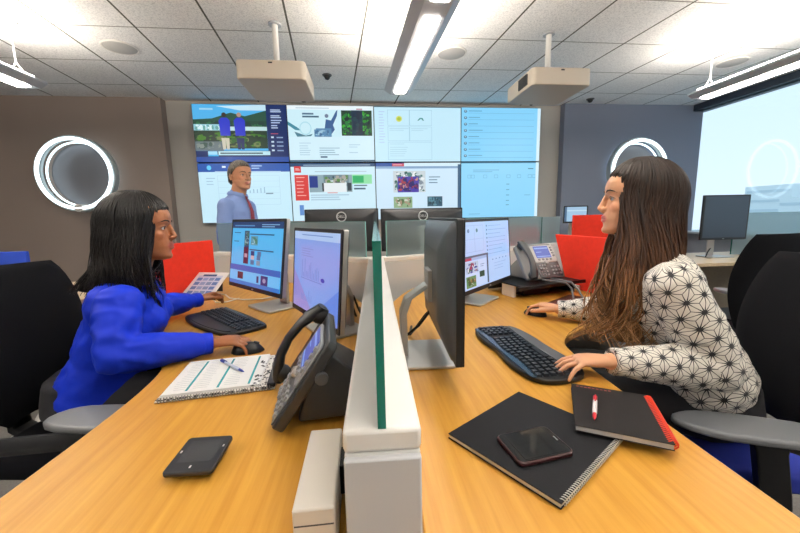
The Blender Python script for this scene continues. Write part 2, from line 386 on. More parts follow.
puck(3.2, 4.8, 'small dark sensor on the ceiling in front of the slate wall')
def ring_light(x, z, lab):
    t = thing('ring_wall_light', lab, 'wall light', (x, 5.0, z), group='glowing ring wall lights')
    F = Matrix.Rotation(radians(90), 4, 'X')
    MB().torus(.44, .03, (0, 0, .12), 64, 12, F, sq=(.022, .045)).build('ring_frame', mat('ring_frame', '#b7c3c6', .3, .2), t)
    MB().torus(.42, .02, (0, 0, .172), 64, 10, F).build('glowing_tube', emis('ring_glow', '#eefaff', RING), t)
    MB().torus(.395, .012, (0, 0, .06), 64, 10, F).build('inner_glow', emis('ring_glow2', '#dff4fb', RING*.8), t)
    MB().lathe([(.001, .012), (.36, .012), (.385, .004), (.385, 0)], 48, F).build('back_disc', mat('ring_disc', '#75767c', .35, .2), t)
    MB().cyl((0, -.02, -.42), (0, -.19, -.42), .05, 20).build('mounting_cap', M_white, t, .006)
    for k in range(3):
        a = radians(90+120*k)
        MB().cyl((.44*cos(a), 0, .44*sin(a)), (.44*cos(a), -.12, .44*sin(a)), .01, 8).build('standoff', M_silver, t)
ring_light(-3.52, 1.80, 'glowing ring light on the brown wall at the left')
ring_light(4.05, 1.80, 'glowing ring light on the slate wall behind the long-haired woman')
# ------------------------------------------------------------------ the video wall: eight displays
XS = [-2.165, -.960, .205, 1.435, 2.617]; ZS = [(1.958, 2.705), (1.155, 1.952)]
vw = thing('video_wall', 'wall of eight bright displays in two rows behind the standing man', 'video wall', (.22, 5.0, 1.155))
VWO = V(vw.location)
def content(i, j, S):
    rn = random.Random(10*i+j)
    if (i, j) == (0, 0):
        S.r(0, 0, 1, 1, '#0d2a63'); S.r(0, .2, .78, 1, '#4fb2ea'); S.poly([(0, .74), (.2, .76), (.4, .86), (.55, .8), (.78, .9), (.78, .55), (0, .55)], '#22503f')
        S.poly([(.25, .97), (.78, 1), (.78, .9), (.5, .9)], '#c4e6f5')
        S.photo(0, .58, .78, .72, ['#1c4634', '#2a6a43', '#173a35'], 16, 3, 5)
        S.r(0, .53, .78, .62, '#bfe0e2'); S.photo(0, .54, .3, .66, ['#8fc9d6', '#d5eef0', '#5ea3a0'], 12, 3, 8)
        S.photo(0, .24, .78, .55, ['#163524', '#3f7a1f', '#245c22', '#0e2a20', '#6b7b4a'], 16, 8, 7)
        S.photo(0, .2, .3, .36, ['#5f7077', '#35514a', '#7f8c86'], 8, 4, 17)
        for u, g in ((.33, '#c8c4b2'), (.49, '#13235c')):
            S.poly([(u-.045, .42), (u+.04, .42), (u+.035, .22), (u+.005, .22), (u, .4), (u-.005, .22), (u-.035, .22)], g)
            S.poly([(u-.06, .72), (u-.03, .77), (u+.03, .77), (u+.06, .72), (u+.055, .46), (u-.05, .46)], '#2233c8'); S.disc(u, .82, .025, .04, '#3a2a26' if u < .4 else '#b08f7c')
        S.r(.08, .9, .22, .93, '#9ed4f2')
        S.r(.13, .13, .23, .19, '#9fd8f5'); S.r(.13, .1, .24, .13, '#43b3ea'); S.r(.24, .12, .80, .19, '#bfe6ef'); S.lines(.26, .72, (.142,), '#3c5a66', .025, .02)
        S.lines(.83, .95, (.9, .87, .8, .77, .72, .68, .63, .59), '#b8cbe8', .018, .5, 4); S.r(.82, .49, .9, .505, '#b0546a')
        for v in (.42, .34, .27, .19): S.r(.82, v, .85, v+.03, '#cfe2ee'); S.r(.88, v, .95, v+.022, '#8ea6c8')
        S.r(0, 0, 1, .09, '#1b4aa0')
    elif (i, j) == (0, 1):
        S.r(0, 0, 1, 1, '#c8ecfb'); S.r(0, .86, 1, 1, '#2056ad'); S.disc(.12, .93, .025, .04, '#59c8f0'); S.r(.26, .93, .3, .96, '#e8f6ff'); S.lines(.58, .7, (.95, .91), '#a5cbee', .018)
        S.r(.18, .84, .9, .87, '#bfe2f5'); S.frame(.2, .3, .88, .8, '#a9d2e6', .004)
        for v in (.7, .6, .5, .4): S.r(.2, v, .88, v+.004, '#b2d7e8')
        for k in range(8): S.r(.42+.04*k, .5, .43+.04*k, .52+.1*rn.random(), '#8fb9d6')
        S.r(.72, .48, .8, .5, '#6f8fa5'); S.lines(.08, .18, (.75, .7, .65), '#8fb9d6', .01)
    elif (i, j) == (1, 0):
        S.r(0, 0, 1, 1, '#d4f0fb'); S.r(0, .93, 1, 1, '#e9f6fb'); S.lines(.1, .5, (.95,), '#8fb1c8', .01); S.r(.8, .93, .87, .955, '#c99aa8')
        S.r(0, .45, .62, .92, '#cdeef8'); S.r(.17, .84, .3, .87, '#4c6f8a'); S.r(.17, .79, .36, .82, '#3f617c')
        S.poly([(0, .72), (.12, .6), (.14, .56), (.08, .57), (0, .66)], '#3f8ba0'); S.poly([(.07, .54), (.2, .47), (.28, .5), (.26, .46), (.1, .45)], '#4a7f93')
        S.disc(.2, .6, .07, .12, '#a9dcea'); S.disc(.2, .6, .06, .1, '#cdeef8')
        S.poly([(.42, .58), (.44, .76), (.5, .74), (.56, .9), (.58, .93), (.57, .82), (.52, .66), (.54, .58), (.5, .5), (.44, .5)], '#3a5f93'); S.disc(.45, .82, .022, .035, '#6f7f98')
        S.r(.32, .46, .5, .6, '#5b8bb3'); S.photo(.3, .45, .5, .58, ['#5b8bb3', '#9cc5dc', '#3f6a92'], 8, 4, 4)
        S.photo(.62, .47, .98, .92, ['#1c3f2c', '#2b8a2c', '#173a3a', '#3fae3a', '#16262f', '#267a3c'], 14, 12, 6); S.photo(.74, .47, .87, .92, ['#173046', '#20424a', '#1c2a3c'], 5, 8, 9)
        S.lines(.12, .26, (.33, .28, .24, .2, .16, .12), '#9cc3d8', .01); S.lines(.35, .6, (.24, .2, .16, .12), '#7fa6bd', .012); S.r(.36, .07, .44, .1, '#4b6c86'); S.lines(.7, .84, (.3, .26, .16), '#9cc3d8', .01)
        S.r(0, 0, 1, .03, '#27536f')
    elif (i, j) == (1, 1):
        S.r(0, 0, 1, 1, '#cfedfa'); S.r(0, .94, 1, 1, '#2c4f76'); S.lines(.15, .95, (.96,), '#9fb8cf', .014, .05)
        S.r(.04, .84, .12, .95, '#d63a3c'); S.lines(.055, .11, (.88, .9), '#f3c9c9', .012); S.lines(.28, .9, (.85,), '#a7bfcf', .012, .05)
        S.r(.04, .36, .2, .8, '#d93f3d'); S.lines(.06, .17, (.75, .68, .62, .56, .5, .44), '#f2b7b2', .014, .5, 3)
        S.r(.21, .5, .72, .8, '#8fa9b3'); S.r(.21, .58, .31, .78, '#243c8a'); S.photo(.38, .6, .68, .8, ['#6c8792', '#c8d6d8', '#35404a', '#5c8a4a', '#a9a49c'], 10, 5, 12); S.r(.36, .52, .4, .66, '#232b31'); S.r(.66, .52, .71, .66, '#33404a')
        S.r(.38, .5, .65, .66, '#e6eef2'); S.r(.42, .48, .54, .495, '#d98f8f'); S.r(.72, .64, .96, .8, '#8fe0a8'); S.r(.73, .66, .86, .78, '#2bb06a'); S.r(.74, .6, .9, .62, '#4d6a78'); S.r(.74, .54, .88, .57, '#42627a')
        S.r(.08, .1, .13, .28, '#5f8fd0'); S.lines(.22, .7, (.44, .4, .36), '#a9cade', .02)
    elif (i, j) == (2, 0):
        S.r(0, 0, 1, 1, '#c5ebfb'); S.r(0, .985, 1, 1, '#5d7f90'); S.lines(.05, .12, [.9-.05*k for k in range(12)], '#b4cdf0', .012)
        for (a, c, d, e) in ((.15, .66, .4, .94), (.4, .66, .66, .94), (.15, .38, .4, .64), (.4, .38, .66, .64), (.15, .03, .66, .36)): S.frame(a, c, d, e, '#93c4da', .005)
        S.disc(.28, .78, .035, .055, '#d5dc6a'); S.disc(.28, .78, .02, .03, '#a6c23a'); S.poly([(.49, .75), (.52, .8), (.55, .8), (.57, .75), (.555, .75), (.535, .785), (.505, .75)], '#3f8f8f')
        S.lines(.17, .4, (.6, .57, .32, .26, .22, .18, .14, .1), '#a3cfe2', .008); S.lines(.42, .62, (.6, .57), '#a3cfe2', .008)
    elif (i, j) == (2, 1):
        S.r(0, 0, 1, 1, '#cfe9fb'); S.r(0, .94, 1, 1, '#1d4f9c'); S.r(.19, .94, .33, .99, '#c9485a'); S.lines(.2, .31, (.96,), '#f0c0c8', .012); S.r(.33, .94, 1, 1, '#d8f0fb'); S.r(0, .9, 1, .94, '#86a8cc')
        S.photo(.2, .48, .58, .86, ['#c9d6dc', '#2f5f5a', '#e8eef0', '#7f8f9c', '#4a7f7a'], 12, 8, 3); S.photo(.25, .48, .5, .76, ['#4a3fa8', '#7a2f5a', '#33256a', '#a83f4a', '#2a2f6a', '#c98f7a'], 10, 7, 5)
        S.lines(.62, .76, (.74, .69, .64), '#5c7f9c', .016); S.photo(.2, .2, .42, .4, ['#8fae86', '#cfd6c8', '#54704a', '#a98f7a'], 8, 5, 6); S.photo(.6, .22, .78, .4, ['#335a70', '#5f8fa0', '#24424f'], 8, 5, 8)
        S.r(.965, 0, 1, .97, '#3a5f80')
    elif (i, j) == (3, 0):
        S.r(0, 0, 1, 1, '#86d3fb')
        for k in range(8):
            v = .95-.118*k; S.disc(.05, v-.02, .02, .026, '#44779a'); S.disc(.05, v-.015, .01, .014, '#a9c9dc'); S.r(.09, v-.02, .2+.1*rn.random(), v-.005, '#5fa5cc'); S.r(.08, v-.055, .92, v-.05, '#5ea8d0')
        S.r(.96, 0, 1, 1, '#d6f0fb')
    else:
        S.r(0, 0, 1, 1, '#8ed6fb'); S.r(0, .985, 1, 1, '#4f98c0'); S.lines(.15, .5, (.86, .83), '#67afd6', .012); S.r(.86, .88, .93, .895, '#3f7f9f')
        for u in (.08, .12, .28, .42, .58, .72, .86, .92): S.frame(u, .72, u+.05, .78, '#62acd2', .006)
        for v in (.6, .5, .4, .3, .22): S.r(.58, v, .62, v+.015, '#5aa0c6')
        S.lines(.1, .25, (.06,), '#67afd6', .012); S.r(.82, .4, .9, .41, '#62acd2'); S.r(.96, 0, 1, 1, '#d6f0fb')
desc = {(0, 0): 'news broadcast with two people in blue shirts', (0, 1): 'pale chart page under a blue header', (1, 0): 'page with a green forest picture', (1, 1): 'page with red side menu', (2, 0): 'pale dashboard of framed boxes', (2, 1): 'social page with group photo', (3, 0): 'light blue message list', (3, 1): 'light blue settings page'}
for j in range(2):
    for i in range(4):
        x0, x1 = XS[i], XS[i+1]; z0, z1 = ZS[j]; c = V(((x0+x1)/2, 5.045, (z0+z1)/2))-VWO
        d = MB().box((c.x, c.y+.03, c.z), (x1-x0-.003, .06, z1-z0-.003)).build('display', M_black, vw, .002)
        d['label'] = desc[(i, j)]
        S = Scr(x1-x0-.012, z1-z0-.012); content(i, j, S)
        S.build('screen', M_wall, d, Matrix.Translation((c.x, c.y-.0015, c.z)))
MB().box((.23-VWO.x, 5.112-VWO.y, 1.93-VWO.z), (4.6, .014, 1.4)).build('mounting_frame', M_dark, vw)
# ------------------------------------------------------------------ desk pod: three partitions meeting at 120 degrees
DZ = .735; PT = .935; GT = 1.17
J = V((.08, 2.3, 0))
def partition(p0, ang, length, label, th=.1, glass=(.0, 1.), tiles=True, near_end=False, side=-1, pane2=None):
    """local: y runs along the partition from p0; x across"""
    t = thing('partition', label, 'partition', (p0[0], p0[1], 0), ang-pi/2, group='low office partitions with frosted glass')
    MB().box((0, length/2, PT/2-.015), (th-.003, length, PT-.032)).build('panel_body', mat('partition_frame', '#d2d2d0', .5), t, .004)
    MB().box((0, length/2, PT-.016), (th, length, .032)).build('top_cap', mat('partition_cap', '#f1efeb', .4), t, .006)
    y0, y1 = glass
    g = MB().box((0, (y0+y1)/2, (PT+GT)/2), (.009, y1-y0, GT-PT)).build('glass_screen', M_frost, t)
    MB().box((0, y0-.001, (PT+GT)/2), (.0105, .003, GT-PT)).box((0, (y0+y1)/2, GT+.001), (.0105, y1-y0, .002)).build('glass_edge', M_teal if near_end else mat('glass_edge_pale', '#8fc9c4', .2), g)
    if pane2:
        g = MB().box((0, (y1+.008+pane2)/2, (PT+GT)/2), (.009, pane2-y1-.008, GT-PT)).build('glass_screen', M_frost, t)
        MB().box((0, y1+.004, (PT+GT)/2), (.012, .007, GT-PT)).build('glass_edge', M_teal, g)
    if tiles:
        n = 2; w_ = (length-.16)/n
        for k in range(n):
            yc = .12+w_*(k+.5)
            T = Matrix(((0, 0, side*1.0, side*(th/2-.004)), (1, 0, 0, yc), (0, 1, 0, 0), (0, 0, 0, 1)))
            MB().prism(rrect(w_-.025, .27, .012, cx=0, cy=.755), 0, .012, T).build('fabric_tile', M_beigefab, t, .003)
            MB().prism(rrect(w_-.025, .55, .012, cx=0, cy=.33), 0, .012, T).build('fabric_tile', M_beigefab, t, .003)
    return t
ad = radians(88)
div = partition((.0155, .405), ad, 1.86, 'white partition between the two desks, its glass seen edge-on', glass=(.004, 1.84), tiles=False, near_end=True)
MB().box((0, -.002, .451), (.098, .012, .898)).build('end_panel', mat('partition_end', '#c9cbcf', .5), div, .003)
partition(J+V((-.02, .0, 0)), radians(148), 1.52, 'beige partition with frosted glass behind the left desk', glass=(.05, 1.5), side=1)
partition(J+V((.03, .0, 0)), radians(24), 1.86, 'beige partition with frosted glass behind the right desk', glass=(.05, 1.595), pane2=1.85)
MB_ = None
def desk(poly, label, panels):
    t = thing('desk', label, 'desk', (0, 0, 0), 0, group='desks of the pod')
    pl = smooth_poly(poly, 3)
    MB().prism(pl, DZ-.03, DZ-.001).build('worktop', M_desk, t, .003, sharp=50)
    for a, b in panels:
        a, b = V((*a, 0)), V((*b, 0)); d = (b-a); n_ = V((-d.y, d.x, 0)).normalized()*.014
        MB().prism([tuple((a+n_)[:2]), tuple((b+n_)[:2]), tuple((b-n_)[:2]), tuple((a-n_)[:2])], 0, DZ-.03).build('leg_panel', M_alu, t, .002)
    return t
desk([(.066, .2), (.64, .2), (.655, .6), (.675, .98, 1), (.72, 1.2, 1), (1.0, 1.34, 1), (1.38, 1.42), (1.30, 2.15), (1.22, 2.73), (.8, 2.545), (.5, 2.4), (.28, 2.2, 1), (.126, 1.8)],
     'curved maple desk at the right of the divider, under the two black notebooks', [((.10, .26), (.6, .26)), ((1.33, 1.5), (1.24, 2.6))])
desk([(-.05, .2), (-.65, .2), (-.637, .6), (-.62, .95, 1), (-.66, 1.2, 1), (-.9, 1.36, 1), (-1.36, 1.6), (-1.30, 2.3), (-1.20, 3.0), (-.7, 2.70), (-.35, 2.47), (-.12, 2.22, 1), (.005, 1.8)],
     'curved maple desk at the left of the divider, under the open planner', [((-.08, .26), (-.6, .26)), ((-1.31, 1.7), (-1.24, 2.85))])
# white utility box clamped to the divider
t = thing('power_box', 'white box standing on the left desk against the divider end', 'box', (-.078, .51, DZ))
MB().box((0, 0, .0425), (.056, .178, .083)).build('housing', M_cream, t, .003)
MB().box((0, -.0885, .06), (.052, .002, .002)).build('seam', M_mid, t)
MB().box((.033, .03, .045), (.012, .05, .05)).build('clamp', M_black, t, .002)
def privacy(p0, p1, zt, lean0, label, mt, z0=DZ, name='privacy_screen'):
    a, b = V((*p0, 0)), V((*p1, 0)); d = (b-a); L_ = d.length
    t = thing(name, label, 'privacy screen', (a.x, a.y, z0), atan2(d.y, d.x))
    S = Matrix.Rotation(radians(90), 4, 'X')
    h = zt-z0
    MB().prism([(0, .002), (L_, .002), (L_, h), (lean0, h)], -.012, .012, S).build('fabric_panel', mt, t, .004)
    for k in (.15, .8): MB().box((L_*k, 0, .015), (.05, .05, .03)).build('clamp_foot', M_alu, t, .003)
    return t
privacy((-1.03, 2.5), (-1.26, 1.86), 1.065, -.0, 'red fabric screen at the far end of the left desk', M_red)
privacy((1.295, 2.06), (1.365, 1.45), 1.062, -.14, 'red fabric screen at the far end of the right desk, nearest', M_red)
privacy((1.88, 2.98), (2.75, 2.75), 1.18, 0, 'taller red screen behind the nearer red screen on the right', M_red, 0., 'tall_screen')
# other pods in the background
def plain_desk(x0, y0, x1, y1, label, front=True):
    t = thing('back_desk', label, 'desk', ((x0+x1)/2, (y0+y1)/2, 0), 0, group='desks of the other pods')
    w_, d_ = x1-x0, y1-y0
    MB().box((0, 0, DZ-.015), (w_, d_, .03)).build('worktop', M_desk2, t, .003)
    for sx_ in (-1, 1): MB().box((sx_*(w_/2-.03), 0, (DZ-.03)/2), (.03, d_*.9, DZ-.03)).build('leg_panel', M_alu, t, .002)
    if front: MB().box((0, d_/2-.04, .4), (w_-.1, .02, .6)).build('modesty_panel', M_beigefab, t, .002)
    return t
plain_desk(-3.3, 2.25, -1.72, 3.0, 'pale worktop behind the dark-haired woman')
plain_desk(2.85, 2.75, 4.7, 3.5, 'pale worktop under the dark monitor by the window')
privacy((1.68, 4.1), (2.14, 4.1), 1.045, 0, 'low red screen seen blurred through the frosted glass beside the bright monitor', M_red)
plain_desk(1.65, 4.0, 3.4, 4.7, 'desk behind the tall red screen, under the small pale monitor')
plain_desk(-.42, 2.7, .86, 3.4, 'desk behind the frosted glass under the two monitor backs')
t = thing('blue_screen', 'blue fabric screen at the left edge behind the black chair', 'privacy screen', (-2.72, 2.6, DZ))
MB().box((0, 0, .14), (.92, .03, .28)).build('fabric_panel', M_blue, t, .004)
for k in (-.3, .3): MB().box((k, 0, .012), (.05, .07, .024)).build('clamp_foot', M_alu, t, .002)
t = thing('glass_screen', 'frosted desk screen in front of the window beside the dark monitor', 'desk screen', (4.22, 3.2, DZ))
g = MB().box((0, 0, .22), (.9, .009, .42)).build('pane', M_frost, t); MB().box((-.4515, 0, .22), (.003, .0105, .42)).box((0, 0, .431), (.9, .0105, .002)).build('glass_edge', M_teal, g)
for k in (-.3, .3): MB().box((k, 0, .012), (.05, .07, .024)).build('clamp_foot', M_alu, t, .002)
# ------------------------------------------------------------------ monitors
def monitor(label, base, n, zc, W_, H_, tilt=6, fill=None, silver=True, logo=False, off=.07, group='desktop monitors', z=DZ, rear='#202226', offcol=None):
    """base: point on the desk; n: the way the picture faces"""
    rz = atan2(n[1], n[0])+pi/2
    t = thing('monitor', label, 'monitor', (base[0], base[1], z), rz, group)
    h = zc-z
    P = Matrix.Translation((0, -off, h)) @ Matrix.Rotation(radians(-tilt), 4, 'X')
    F = P @ Matrix.Rotation(radians(90), 4, 'X')   # x right, y up, +z out of the picture
    edge = M_silver if silver else M_dark
    hs = MB().prism(rrect(W_, H_, .006), -.022, -.004, F).build('housing', edge, t, .002)
    rm = mat('monitor_back'+rear, rear, .38, .1)
    r = [[(x*s_, y*s_-d_, z_) for x, y in rrect(W_-.012, H_-.012, .02)] for s_, d_, z_ in ((1, 0, -.02), (.97, 0, -.03), (.82, .0, -.042), (.6, 0, -.05), (.55, 0, -.052))]
    MB().loft(r, F).build('back_shell', rm, t, sharp=50)
    MB().prism(rrect(W_, H_, .006), -.004, .0, F).build('bezel', M_dark, t, .0015)
    if fill:
        S = Scr(W_-.032, H_-.036); fill(S); S.build('screen', M_screen, t, P @ Matrix.Translation((0, -.0006, .004)))
    else: MB().box((0, -.0004, .004), (W_-.03, .001, H_-.034), P).build('screen', mat('dark_panel'+offcol, offcol, .35) if offcol else M_glassblk, t)
    # stand: flat base, upright, neck bent to the back of the panel
    MB().prism(rrect(.235, .19, .012), 0, .011).build('stand_base', M_silver, t, .003)
    top = h-.02
    MB().loft([[(x, y, zz) for x, y in ((-.035, yy-.011), (.035, yy-.011), (.03, yy+.011), (-.03, yy+.011))] for yy, zz in ((.06, .011), (.062, top*.62), (.045, top*.82), (-off+.06, top))]).build('stand_neck', M_silver, t, .003)
    MB().box((0, -off+.055, top), (.1, .02, .1)).build('mount_plate', M_silver, t, .003)
    lg = mat('logo_silver', '#d5d8da', .3, .2)
    if logo:
        B = P @ Matrix.Translation((0, .053, H_*.5-.062)) @ Matrix.Rotation(radians(180), 4, 'Z') @ Matrix.Rotation(radians(90), 4, 'X')
        lo = MB().torus(.036, .0042, (0, 0, 0), 36, 8, B).build('logo_ring', lg, t)
        text_mesh('DELL', .027, lg, 'logo_text', lo, B)
    else:
        B = P @ Matrix.Translation((0, -.0008, -H_/2+.009)) @ Matrix.Rotation(radians(90), 4, 'X')
        text_mesh('DELL', .009, lg, 'logo_text', t, B)
    return t
def pageA(S):
    S.r(0, 0, 1, 1, '#3f9fdc'); S.r(0, .9, 1, 1, '#16396b'); S.lines(.05, .5, (.93,), '#4f86bd', .02); S.lines(.62, .95, (.95, .92), '#7fb0dc', .012)
    S.r(.0, .3, 1, .9, '#4db1ea'); S.lines(.05, .2, (.82, .68), '#1d4f80', .012); S.r(.28, .34, .38, .86, '#2c3a66'); S.photo(.28, .62, .38, .86, ['#34506a', '#5c8a6a', '#243a50', '#86a0a8'], 4, 8, 3)
    S.r(.28, .34, .38, .6, '#4a1c3a'); S.r(.3, .44, .36, .5, '#b08fa0'); S.lines(.4, .86, (.80,), '#234a78', .018, .05); S.lines(.4, .86, (.56,), '#234a78', .018, .05)
    S.photo(.42, .64, .56, .78, ['#5f93a8', '#9cc6d0', '#4a7a6a'], 6, 4, 9)
    for (u, v) in ((.44, .42), (.56, .42), (.44, .34), (.56, .34), (.44, .48), (.57, .48)): S.r(u, v, u+.07, v+.07, random.Random(int(u*100+v*1000)).choice(['#7a8fa5', '#2a3a70', '#b7a9b0', '#4a6f9a']))
    S.r(0, .22, 1, .31, '#1f5fb8'); S.r(0, .05, 1, .22, '#62b6ea'); S.r(0, 0, 1, .06, '#2f74c4')
    S.r(.18, .09, .3, .2, '#3a1f33'); S.r(.58, .08, .62, .18, '#1d2f6a'); S.r(.66, .06, .79, .2, '#22306e'); S.disc(.725, .13, .03, .035, '#8a8fb5')
def pageB(S):
    S.r(0, 0, 1, 1, '#7d9be0'); S.r(0, .9, 1, 1, '#a9c2ea'); S.lines(.2, .9, (.95,), '#6c88c8', .012)
    S.poly([(0, 0), (.5, 0), (0, .5)], '#8f86cc'); S.poly([(.5, 0), (1, 0), (1, .4)], '#6486dc')
    S.lines(.2, .5, [.78-.03*k for k in range(4)], '#6f88cc', .008)
    for k in range(12): S.r(.22+.035*k, .42, .228+.035*k, .45+.22*random.Random(k).random(), '#5d78c4')
    S.lines(.2, .68, (.4,), '#5d78c4', .008, .02); S.disc(.7, .45, .04, .025, '#2c3fb0')
    for k in range(9): S.r(.22+.03*k, .12, .228+.03*k, .14+.14*random.Random(k+40).random(), '#6a82cc')
def pageC(S):
    S.r(0, 0, 1, 1, '#b3cdf7'); S.r(.44, .42, 1, 1, '#a9cbfa'); S.frame(.05, .55, .4, .95, '#93aede', .006); S.r(.22, .55, .225, .95, '#93aede'); S.r(.05, .74, .4, .745, '#93aede')
    S.disc(.11, .87, .02, .03, '#6d86b0'); S.disc(.27, .87, .02, .03, '#5d7f8c')
    for k in range(8): S.disc(.47, .93-.065*k, .012, .015, '#5f7fae'); S.lines(.5, .95, (.925-.065*k,), '#86a6dc', .008, .4, k)
    for k in range(5): S.r(.56+.08*k, .36, .59+.08*k, .38, '#7d9ad0')
    S.lines(.6, .9, (.3, .25, .2), '#8faee2', .008)
    S.r(0, .43, .46, .5, '#9db6de'); S.r(0, .43, .14, .49, '#b0455f'); S.r(.44, .02, .47, .5, '#46566f'); S.r(0, .47, .46, .5, '#56657c')
    S.r(0, .02, .43, .42, '#c5d6f6'); S.photo(.03, .24, .26, .41, ['#b5c5dc', '#39509a', '#8f3a5a', '#2f5f5a', '#d9dfe8'], 8, 6, 3); S.photo(.02, .03, .2, .2, ['#5f8a5a', '#cfd6c8', '#3f5a3a', '#8a6f4a'], 6, 5, 5)
    S.r(.27, .15, .37, .24, '#2c4a3a'); S.lines(.29, .38, (.34, .31), '#6c86b4', .01)
monitor('monitor showing a blue web page in front of the dark-haired woman', (-.48, 1.875), (-.74, -.67), 1.02, .565, .365, 8, pageA, off=.09)
monitor('monitor with a purple-blue chart page, beside the divider on the left desk', (-.125, 1.435), (-.88, -.48), .978, .505, .365, 5, pageB, off=.085)
monitor('monitor seen edge-on beside the divider on the right desk', (.185, 1.11), (1, -.055), 1.0, .545, .385, 0, pageC, off=.08, rear='#4b5056', silver=False)
monitor('monitor with a pale blue page, facing the long-haired woman', (.60, 1.825), (.7, -.7), 1.0, .585, .36, 4, pageC, off=.08, silver=False)
monitor('left one of the two monitor backs behind the frosted glass', (-.165, 2.8), (.04, 1), 1.095, .585, .345, 0, None, False, True, group='monitors turned away behind the glass')
monitor('right one of the two monitor backs behind the frosted glass', (.49, 2.8), (-.03, 1), 1.09, .68, .345, 0, None, False, True, group='monitors turned away behind the glass')
monitor('dark monitor in front of the window behind the long-haired woman', (3.50, 3.12), (-.05, -1), 1.128, .47, .43, 0, None, z=DZ, rear='#202226', offcol='#2f3c4b', silver=False, logo=False, group=None)
#, False, False, group=None)
monitor('small pale monitor above the tall red screen at the back', (2.72, 4.3), (-.2, -1), 1.18, .30, .22, 0, lambda S: (S.r(0, 0, 1, 1, '#9fc4e0'), S.r(0, .0, .1, 1, '#4d6f8f'), S.r(.1, .7, 1, .78, '#c3dcec')), group=None)
# ------------------------------------------------------------------ keyboards and mice
def keyboard(label, c, rz, wave):
    t = thing('keyboard', label, 'keyboard', (c[0], c[1], DZ), rz, 'black keyboards')
    if wave:
        up_ = [(-.24, .05), (-.2, .085), (-.1, .10), (0, .085), (.1, .10), (.2, .09), (.24, .06)]
        dn = [(.24, -.05), (.2, -.085), (.08, -.10), (0, -.095), (-.12, -.105), (-.21, -.09), (-.24, -.04)]
    else:
        up_ = [(-.235, .07), (-.22, .09), (0, .10), (.22, .09), (.235, .07)]
        dn = [(.235, -.06), (.2, -.095), (0, -.125), (-.2, -.12), (-.235, -.08)]
    MB().prism(smooth_poly([(x, y, 1) for x, y in up_+dn], 2), 0, .016).build('case', M_black, t, .004)
    if wave: MB().prism(smooth_poly([(x, y, 1) for x, y in [(-.225, -.045), (.225, -.045), (.2, -.078), (.08, -.092), (0, -.087), (-.12, -.096), (-.2, -.083)]], 2), .016, .021).build('palm_rest', M_mid, t, .004)
    else: MB().prism(smooth_poly([(x, y, 1) for x, y in [(-.22, -.045), (.22, -.045), (.19, -.088), (0, -.115), (-.19, -.11)]], 2), .016, .02).build('palm_rest', M_dark, t, .004)
    MB().prism(rrect(.43, .022, .006, cx=0, cy=.072), .016, .019).build('media_strip', mat('media_strip', '#2a3a4c', .2), t, .001)
    km = mat('keycap', '#1d2126', .35)
    me = MB().box((0, 0, .004), (.0165, .0165, .008), top=(.8, .8)).mesh('key', km, 30); n_ = 0
    ml = MB().box((0, 0, .004), (.085, .0165, .008), top=(.95, .8)).mesh('space_key', km, 30)
    for r in range(5):
        for k in range(19):
            if r == 0 and 5 <= k <= 8: continue
            x = -.208+.0226*k+(.008 if k > 14 else 0); y = -.030+.0215*r
            if k == 14 and r: continue
            o = bpy.data.objects.new('key', me); COL.objects.link(o); o.parent = t; o.location = (x, y+(.004*cos(x*30) if wave else 0), .0155)
    o = bpy.data.objects.new('space_key', ml); COL.objects.link(o); o.parent = t; o.location = (-.062, -.030, .0155)
    return t
keyboard('black ergonomic keyboard on the right desk under the long-haired woman\'s hand', (.522, 1.085), radians(93), True)
keyboard('black keyboard on the left desk between the dark-haired woman and her monitor', (-.635, 1.62), radians(-49), False)
def mouse(label, c, rz):
    t = thing('mouse', label, 'mouse', (c[0], c[1], DZ), rz, 'black computer mice')
    b_ = MB(); R = []
    for k in range(11):
        u = -1+2*k/10; w_ = .031*sqrt(max(.02, 1-abs(u)**2.6)); h = .036*sqrt(max(.02, 1-abs(u+.1 if u > -.9 else u)**2.4)) if abs(u+.1) < 1 else .006
        R.append([(w_*cos(a), .055*u, max(0, h*sin(a))) for a in [pi*i/8 for i in range(9)]]+[(0, .055*u, .0)])
    b_.loft(R).build('shell', M_black, t, sharp=60)
    MB().tube([(0, .022, .034), (0, .04, .028)], .004, 8).build('scroll_wheel', M_mid, t)
    return t
